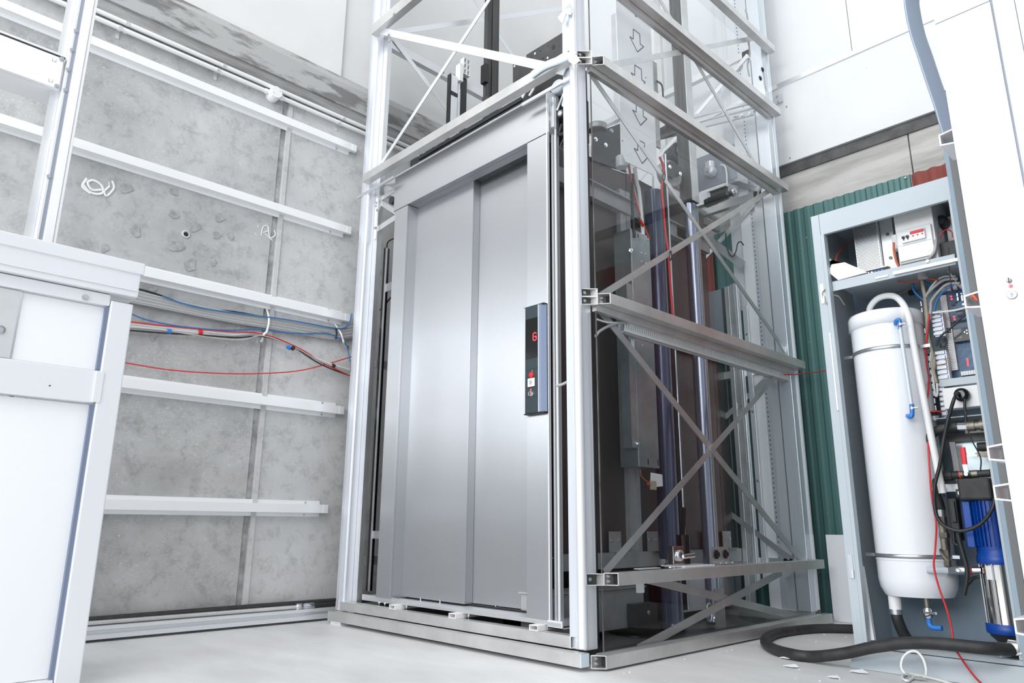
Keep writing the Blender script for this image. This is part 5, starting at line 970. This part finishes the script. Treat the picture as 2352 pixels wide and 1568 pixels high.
cable([(2250, 1324), (2235, 1328), (2222, 1342)], .95, .006, 'blackcable', 'black cable running from the pump behind the valve')
VL = thing('lever_valve', P(2200, 1310, 'y', .9), 'lower ball valve with pale flat lever in front of the tank', 'valve')
p, q = P(2175, 1310, 'y', YP), P(2253, 1309, 'y', .95); MB().cyl(p, p.lerp(q, .6), .016, 12).build('valve_body', M['zinc'], VL); MB().cyl(p.lerp(q, .6), p.lerp(q, .75), .015, 6, smooth=False).build('valve_nut', M['brass'], VL); MB().cyl(p.lerp(q, .75), q, .012, 14).build('nipple', M['chrome'], VL); MB().cyl(p.lerp(q, .72), p.lerp(q, .75), .0165, 14).build('red_seal', M['sleeve'], VL)
a, b = P(2128, 1309, 'y', .86), P(2178, 1310, 'y', .875); c = P(2202, 1309, 'y', .90); MB().sweep([a, b], (.011, .003), 10, 3, flat=(0, 1, 0), curve=False).build('lever_grip', M['cab'], VL); MB().bar(b, c, .020, .003, (0, 1, 0)).build('lever_neck', M['zinc'], VL); MB().cyl(c, c+Vector((0, -.010, 0)), .007, 6, smooth=False).build('stem_nut', M['chrome'], VL)
# hose on the floor
hp = [P(2345, 1492, 'y', .85), P(2300, 1490, 'y', .79), P(2250, 1487, 'y', .75), P(2150, 1477, 'y', .735), P(2080, 1476, 'y', .735), P(2040, 1481, 'y', .735), P(1995, 1488, 'y', .735), P(1950, 1498, 'y', .735), P(1900, 1505, 'y', .735)]
hp += [Vector((v.x, v.y, .021)) for v in (P(x, y, 'z', .021) for x, y in ((1858, 1507), (1825, 1503), (1778, 1490), (1757, 1472), (1775, 1457), (1820, 1448), (1880, 1443), (1957, 1444), (2030, 1446)))]
fh = thing('floor_hose', (.5, .7, 0), 'thick black rubber hose looping on the floor from the cabinet base', 'hose'); MB().sweep(hp, .0205, 16, 8).build('hose_body', M['rubber'], fh)
c = P(2318, 1486, 'y', .83); MB().cyl(c, c+Vector((.03, .0, 0)), .024, 18).build('hose_clamp', M['zinc'], fh); MB().cyl(c+Vector((-.0, -.025, .012)), c+Vector((.006, -.03, .012)), .006, 8).build('clamp_screw', M['chrome'], fh)
# white cable on floor in front of the cabinet
wcb = [P(x, y, 'z', zz) for x, y, zz in ((2352+60, 1490, .13), (2330, 1503, .10), (2300, 1508, .075), (2285, 1522, .05), (2275, 1545, .03), (2262, 1572, .006), (2240, 1590, .006))]
tag(MB().sweep(wcb, .004, 8, 6).build('white_cable', M['whitecable']), 'white cable entering from the right across the cabinet plinth', 'cable')
wcb = [P(x, y, 'y', yy) for x, y, yy in ((2127, 1550, .70), (2127, 1535, .70), (2120, 1512, .71), (2105, 1496, .72), (2088, 1497, .72), (2074, 1510, .71), (2070, 1530, .70), (2078, 1545, .69))]
wcb += [Vector((v.x, v.y, .006)) for v in (P(x, y, 'z', .006) for x, y in ((2098, 1553), (2085, 1563), (2072, 1556), (2085, 1547), (2120, 1553), (2160, 1562), (2200, 1575)))]
tag(MB().sweep(wcb, .0045, 8, 6).build('white_cable', M['whitecable']), 'looped white cable curling up against the cabinet plinth', 'cable')
tag(MB().sweep([Vector((v.x, v.y, .004)) for v in (P(x, y, 'z', .004) for x, y in ((2085, 1549), (2140, 1550), (2180, 1556), (2220, 1557), (2245, 1570)))], .003, 8, 6).build('white_cable', M['whitecable']), 'thin second white cable lying straight beside the loop', 'cable')
# offcuts and scraps
def scrap(px, py, s, lb, mt='paper', n=5):
    c = P(px, py, 'z', 0); r = random.Random(px); poly = [(c.x+s*math.cos(t)*(1.2+.4*r.random()), c.y+s*math.sin(t)*(.5+.6*r.random()), .001+(.5*s if i == 1 else .004)) for i, t in enumerate([2*math.pi*k/n for k in range(n)])]
    tag(MB().prism(poly, (0, 0, .0012)).build('paper_scrap', M[mt]), lb, 'scrap')
scrap(1818, 1533, .022, 'curled white paper scrap on the floor left of the white cables'); scrap(1972, 1546, .024, 'folded grey-white scrap on the floor near the cabinet corner'); scrap(1806, 1514, .020, 'thin torn scrap beside the black hose loop'); scrap(2108, 1562, .022, 'grey scrap under the looped white cable', 'greycable'); scrap(1915, 1558, .016, 'flat sliver of paper on the floor at the lower edge')
ch = MB(); r = random.Random(5)
for i in range(34):
    a = P(1400+r.random()*700, 1450+r.random()*118, 'z', 0)
    if -.05 < a.x < .10 and a.y > 0: a.x = .12
    if a.y > .78 and a.x > .5: continue
    s = .001+.002*r.random(); ch.box(a.x-s, a.x+s, a.y-s*.6, a.y+s*.6, .0003, .0003+s)
ch.build('plaster_crumbs', M['plastic_w'], None, label='tiny white crumbs scattered on the floor around the hose', cat='debris', kind='stuff')
wbd = thing('white_board', (.03, 2.05, 0), 'pale lavender-white board standing behind the frame beside the cabinet', 'board'); B('board_body', M['whitegloss'], wbd, .010, .13, 2.05, 2.062, .001, .455, .001)
tag(MB().sweep([(-.1, 2.09, .006), (.0, 2.09, .006), (.06, 2.10, .006)], .004, 8, 4).build('blue_wire', M['bluecable']), 'blue wire lying at the foot of the green sheet', 'wire')

# ------------------------------------------------------------------ foreground left: framed gate
GX = -.90
G_ = thing('framed_gate', (GX, -2.0, 0), 'white aluminium framed gate panel in the blurred left foreground', 'gate')
Y0, Y1 = -2.9, -1.378
B('stile', M['alubright'], G_, GX-.05, GX, -1.450, Y1, .0, 1.245, .004); B('stile_lip', M['panel_b'], G_, GX-.030, GX-.012, -1.462, -1.4502, .0, .88)
B('stile_lip', M['panel_b'], G_, GX-.030, GX-.012, -1.462, -1.4502, 1.0, 1.22)
tp = B('top_rail', M['alubright'], G_, GX-.085, GX+.018, Y0, -1.372, 1.268, 1.385, .004); B('rail_cap', M['alubright'], tp, GX-.095, GX+.026, Y0, -1.364, 1.352, 1.395, .004); B('rail_bead', M['alubright'], tp, GX+.0185, GX+.023, Y0, -1.38, 1.288, 1.294, .001)
B('under_rail', M['alubright'], G_, GX-.05, GX-.006, Y0, -1.452, 1.225, 1.266, .003); bolt((GX-.006, -1.53, 1.238), (1, 0, 0), G_, .008, .012)
B('mid_rail', M['alubright'], G_, GX-.05, GX-.004, Y0, -1.452, .885, .995, .004); MB().cyl((GX-.0045, -1.59, .925), (GX-.0025, -1.59, .925), .0025, 8).build('rivet_hole', M['black'], G_); B('mid_rail_tab', M['alubright'], G_, GX-.0035, GX+.004, -1.462, -1.440, .887, .992)
B('upper_panel', M['white'], G_, GX-.035, GX-.030, -1.700, -1.462, 1.0, 1.222); B('metal_panel', M['alu'], G_, GX-.035, GX-.022, Y0, -1.708, 1.0, 1.222); B('lower_panel', M['white'], G_, GX-.036, GX-.030, Y0, -1.462, .03, .88)
B('bottom_rail', M['alubright'], G_, GX-.05, GX-.004, Y0, -1.452, .0, .028, .003)
MB().lathe((GX-.022, -1.745, 1.085), (1, 0, 0), [(.014, 0), (.014, .006), (.007, .007), (.007, .012)], 20).build('panel_bolt', M['zinc'], G_)
# left post and shelf panel
LPX = -1.2
LP = thing('profile_post', (LPX, -1.63, 0), 'white fluted aluminium post rising behind the foreground gate', 'post')
B('post_body', M['alubright'], LP, LPX-.05, LPX, -1.655, -1.612, .0, 4.2, .002); B('post_flute', M['white'], LP, LPX, LPX+.012, -1.632, -1.602, .0, 4.2, .002); B('post_flange', M['alu'], LP, LPX-.05, LPX-.045, -1.685, -1.656, 0, 4.2); B('post_groove', M['greymach'], LP, LPX, LPX+.002, -1.646, -1.634, 0, 4.2); B('post_flute', M['white'], LP, LPX, LPX+.008, -1.6015, -1.590, 0, 4.2, .002)
for px, py in ((174, 71), (165, 115), (156, 160), (150, 207), (112, 405)): c = P(px, py, 'x', LPX+.003); bolt((LPX+.002, c.y, c.z), (1, 0, 0), LP, .006)
HP = thing('header_board', (-1.24, -1.9, 2.1), 'white boxed header board fixed left of the fluted post', 'board')
HX = -1.22; a, b = P(0, 82, 'x', HX), P(150, 131, 'x', HX)
B('board_face', M['white'], HP, HX-.02, HX, -2.9, -1.664, 2.128, 2.262, .002); B('board_top_edge', M['darkplate'], HP, HX-.021, HX+.002, -2.9, -1.66, 2.263, 2.266); B('board_top_lip', M['alubright'], HP, HX-.03, HX+.004, -2.9, -1.66, 2.267, 2.276)
B('board_return', M['white'], HP, HX-.16, HX-.021, -2.9, -1.664, 2.128, 2.134)
for z in (2.235, 2.145): MB().box(HX, HX+.0008, -1.690, -1.688, z, z+.012).box(HX, HX+.0008, -1.702, -1.688, z-.001, z+.001).box(HX, HX+.0008, -1.702, -1.700, z, z+.012).build('corner_notch', M['greycable'], HP)
for z in (2.255, 2.135): bolt((HX+.001, -1.672, z), (1, 0, 0), HP, .007, .01)

# ------------------------------------------------------------------ foreground right: white panel with button
RY = -.75
RP = thing('white_landing_panel', (1.9, RY, 0), 'large white panel with round push button in the right foreground', 'panel')
XL = P(2260, 760, 'y', RY).x
xg = P(2340, 330, 'y', RY).x
B('front_skin', M['panelwhite'], RP, XL, xg-.004, RY, RY+.006, 0, 1.40, .001); B('front_skin', M['panelwhite'], RP, XL, xg-.004, RY, RY+.006, 1.402, 3.0, .001)
B('panel_groove', M['greymach'], RP, xg-.004, xg, RY+.004, RY+.01, 0, 3.0); B('edge_frame', M['panelwhite'], RP, xg, xg+.03, RY-.006, RY+.012, 0, 3.0, .003); B('outer_skin', M['panelwhite'], RP, xg+.031, xg+.9, RY, RY+.006, 0, 3.0); B('return_edge', M['cab'], RP, XL, XL+.003, RY+.0062, RY+.022, 0, 3.0)
def chan(py, par):
    c = P(2200, py, 'y', RY+.03); z = c.z
    mb = MB()
    pts = [(XL+a, z+b) for a, b in ((.012, .017), (-.027, .011), (-.027, -.011), (.012, -.017))]
    inn = [(XL+a, z+b) for a, b in ((.012, .0145), (-.0245, .0088), (-.0245, -.0088), (.012, -.0145))]
    vs = [(p[0], y, p[1]) for y in (RY+.024, RY+.10) for p in pts+inn]
    fs = []
    for i in range(4):
        j = (i+1) % 4; fs += [(i, j, 8+j, 8+i), (4+j, 4+i, 12+i, 12+j), (j, i, 4+i, 4+j)]
    mb.add(vs, fs).build('stiffener_channel', M['alubright'], par)
for py in (312, 698, 1045, 1133, 1425): chan(py, RP)
MB().sweep([P(2290-60, 682, 'y', RY+.03), P(2235, 678, 'y', RY+.028), P(2245, 690, 'y', RY+.03)], .003, 6, 3).build('lead_wire', M['orangecable'], RP)
pb_ = thing('push_button', P(2325, 677, 'y', RY), 'round brushed steel up-arrow push button on the white panel', 'button'); c = P(2325, 677, 'y', RY)
rb = abs(P(2341, 677, 'y', RY).x-P(2309, 677, 'y', RY).x)/2*.78
MB().lathe((c.x, RY, c.z), (0, -1, 0), [(rb, 0), (rb, .002), (rb*.94, .003), (rb*.90, .0025)], 32).build('button_face', M['satin'], pb_)
MB().prism([(c.x+a*rb, RY-.0032, c.z+b*rb) for a, b in ((0, .55), (.38, .12), (.16, .12), (.16, -.5), (-.16, -.5), (-.16, .12), (-.38, .12))], (0, .0008, 0)).build('arrow_mark', M['greymach'], pb_)
kl = thing('key_switch', P(2320, 645, 'y', RY), 'small chrome key switch above the round push button', 'key switch'); c = P(2319, 645, 'y', RY); MB().lathe((c.x, RY, c.z), (0, -1, 0), [(rb*.5, 0), (rb*.5, .003), (rb*.36, .006), (rb*.30, .006)], 20).build('barrel', M['satin'], kl); B('key_slot', M['black'], kl, c.x-.0008, c.x+.0008, RY-.0066, RY-.006, c.z-.004, c.z+.004)
c = P(2322, 657, 'y', RY); MB().lathe((c.x, RY, c.z), (0, -1, 0), [(.003, 0), (.002, .0015)], 12).build('lamp', M['led'], kl)
# curved strap
cs_ = thing('curved_strap', P(2130, 150, 'y', -.3), 'bowed blue-grey metal strip high behind the white panel', 'strip')
MB().sweep([P(x, y, 'y', -.3) for x, y in ((2105, -40), (2094, -5), (2097, 30), (2108, 80), (2125, 130), (2143, 185), (2162, 240), (2180, 300), (2195, 345))], (.004, .020), 10, 6, flat=(.72, .69, 0)).build('strip_body', M['strapblue'], cs_)

# ------------------------------------------------------------------ small things high on the right side of the shaft
tr2 = thing('cross_tray', P(1660, 250, 'y', 1.80), 'white double cross tray with bolts behind the upper glass', 'tray')
for dy, h in ((0, .022), (14, .012), (26, .028)):
    a, b = P(1594, 268+dy, 'y', 1.79), P(1733, 233+dy, 'y', 1.70); MB().bar(a, b, .02, h).build('tray_rail', M['alubright'], tr2)
for px, py in ((1689, 253), (1704, 252), (1724, 247)): bolt(P(px, py+14, 'y', 1.70), (0, -1, 0), tr2, .010, .012)
st2 = thing('hanging_strap', P(1717, 80, 'x', -.02), 'narrow grey strap hanging from the upper right side rail', 'strap')
MB().sweep([P(x, y, 'x', -.022) for x, y in ((1712, 22), (1717, 40), (1718, 70), (1720, 100), (1722, 125), (1717, 150), (1721, 175))], (.012, .002), 8, 5, flat=(1, 0, 0)).build('strap_body', M['carframe'], st2)
bolt(P(1721, 134, 'x', -.018), (1, 0, 0), st2, .012, .006, 'chrome')
st3 = thing('cable_hook', P(1755, 180, 'x', -.02), 'small dark hook clip on the rear right post near the top', 'hook')
MB().sweep([P(x, y, 'x', .005) for x, y in ((1752, 162), (1755, 178), (1757, 195), (1763, 210))], (.010, .003), 8, 4, flat=(1, 0, 0)).build('hook_body', M['carframe'], st3); bolt(P(1751, 160, 'x', .012), (1, 0, 0), st3, .012, .008, 'black'); bolt(P(1746, 180, 'x', .012), (1, 0, 0), st3, .012, .008, 'black')
fx = thing('fixing_plate', P(1788, 228, 'y', 2.05), 'small pale fixing plate with two bolts on the white boards beside the post', 'plate')
a, b = P(1778, 240, 'y', 2.09), P(1796, 214, 'y', 2.09); B('plate_body', M['alubright'], fx, a.x, b.x, 2.09, 2.094, a.z, b.z)
for px, py in ((1785, 222), (1787, 234)): bolt(P(px, py, 'y', 2.09), (0, -1, 0), fx, .007, .006)
up2 = thing('upper_profile', P(1655, 60, 'y', 1.95), 'tall upper guide profile with a thin black edge behind the glass', 'guide profile')
a = P(1655, 60, 'y', 1.93); B('profile_body', M['alu'], up2, a.x+.008, a.x+.045, 1.93, 1.96, 2.9, 4.5); B('profile_edge', M['black'], up2, a.x, a.x+.007, 1.93, 1.96, 3.15, 3.9)
a = P(1562, 30, 'y', 1.95); B('profile_body', M['alurail'], up2, a.x-.22, a.x-.17, 1.93, 1.96, 2.6, 4.5); B('profile_body', M['alu'], up2, a.x-.62, a.x-.56, 1.93, 1.96, 2.6, 4.5)
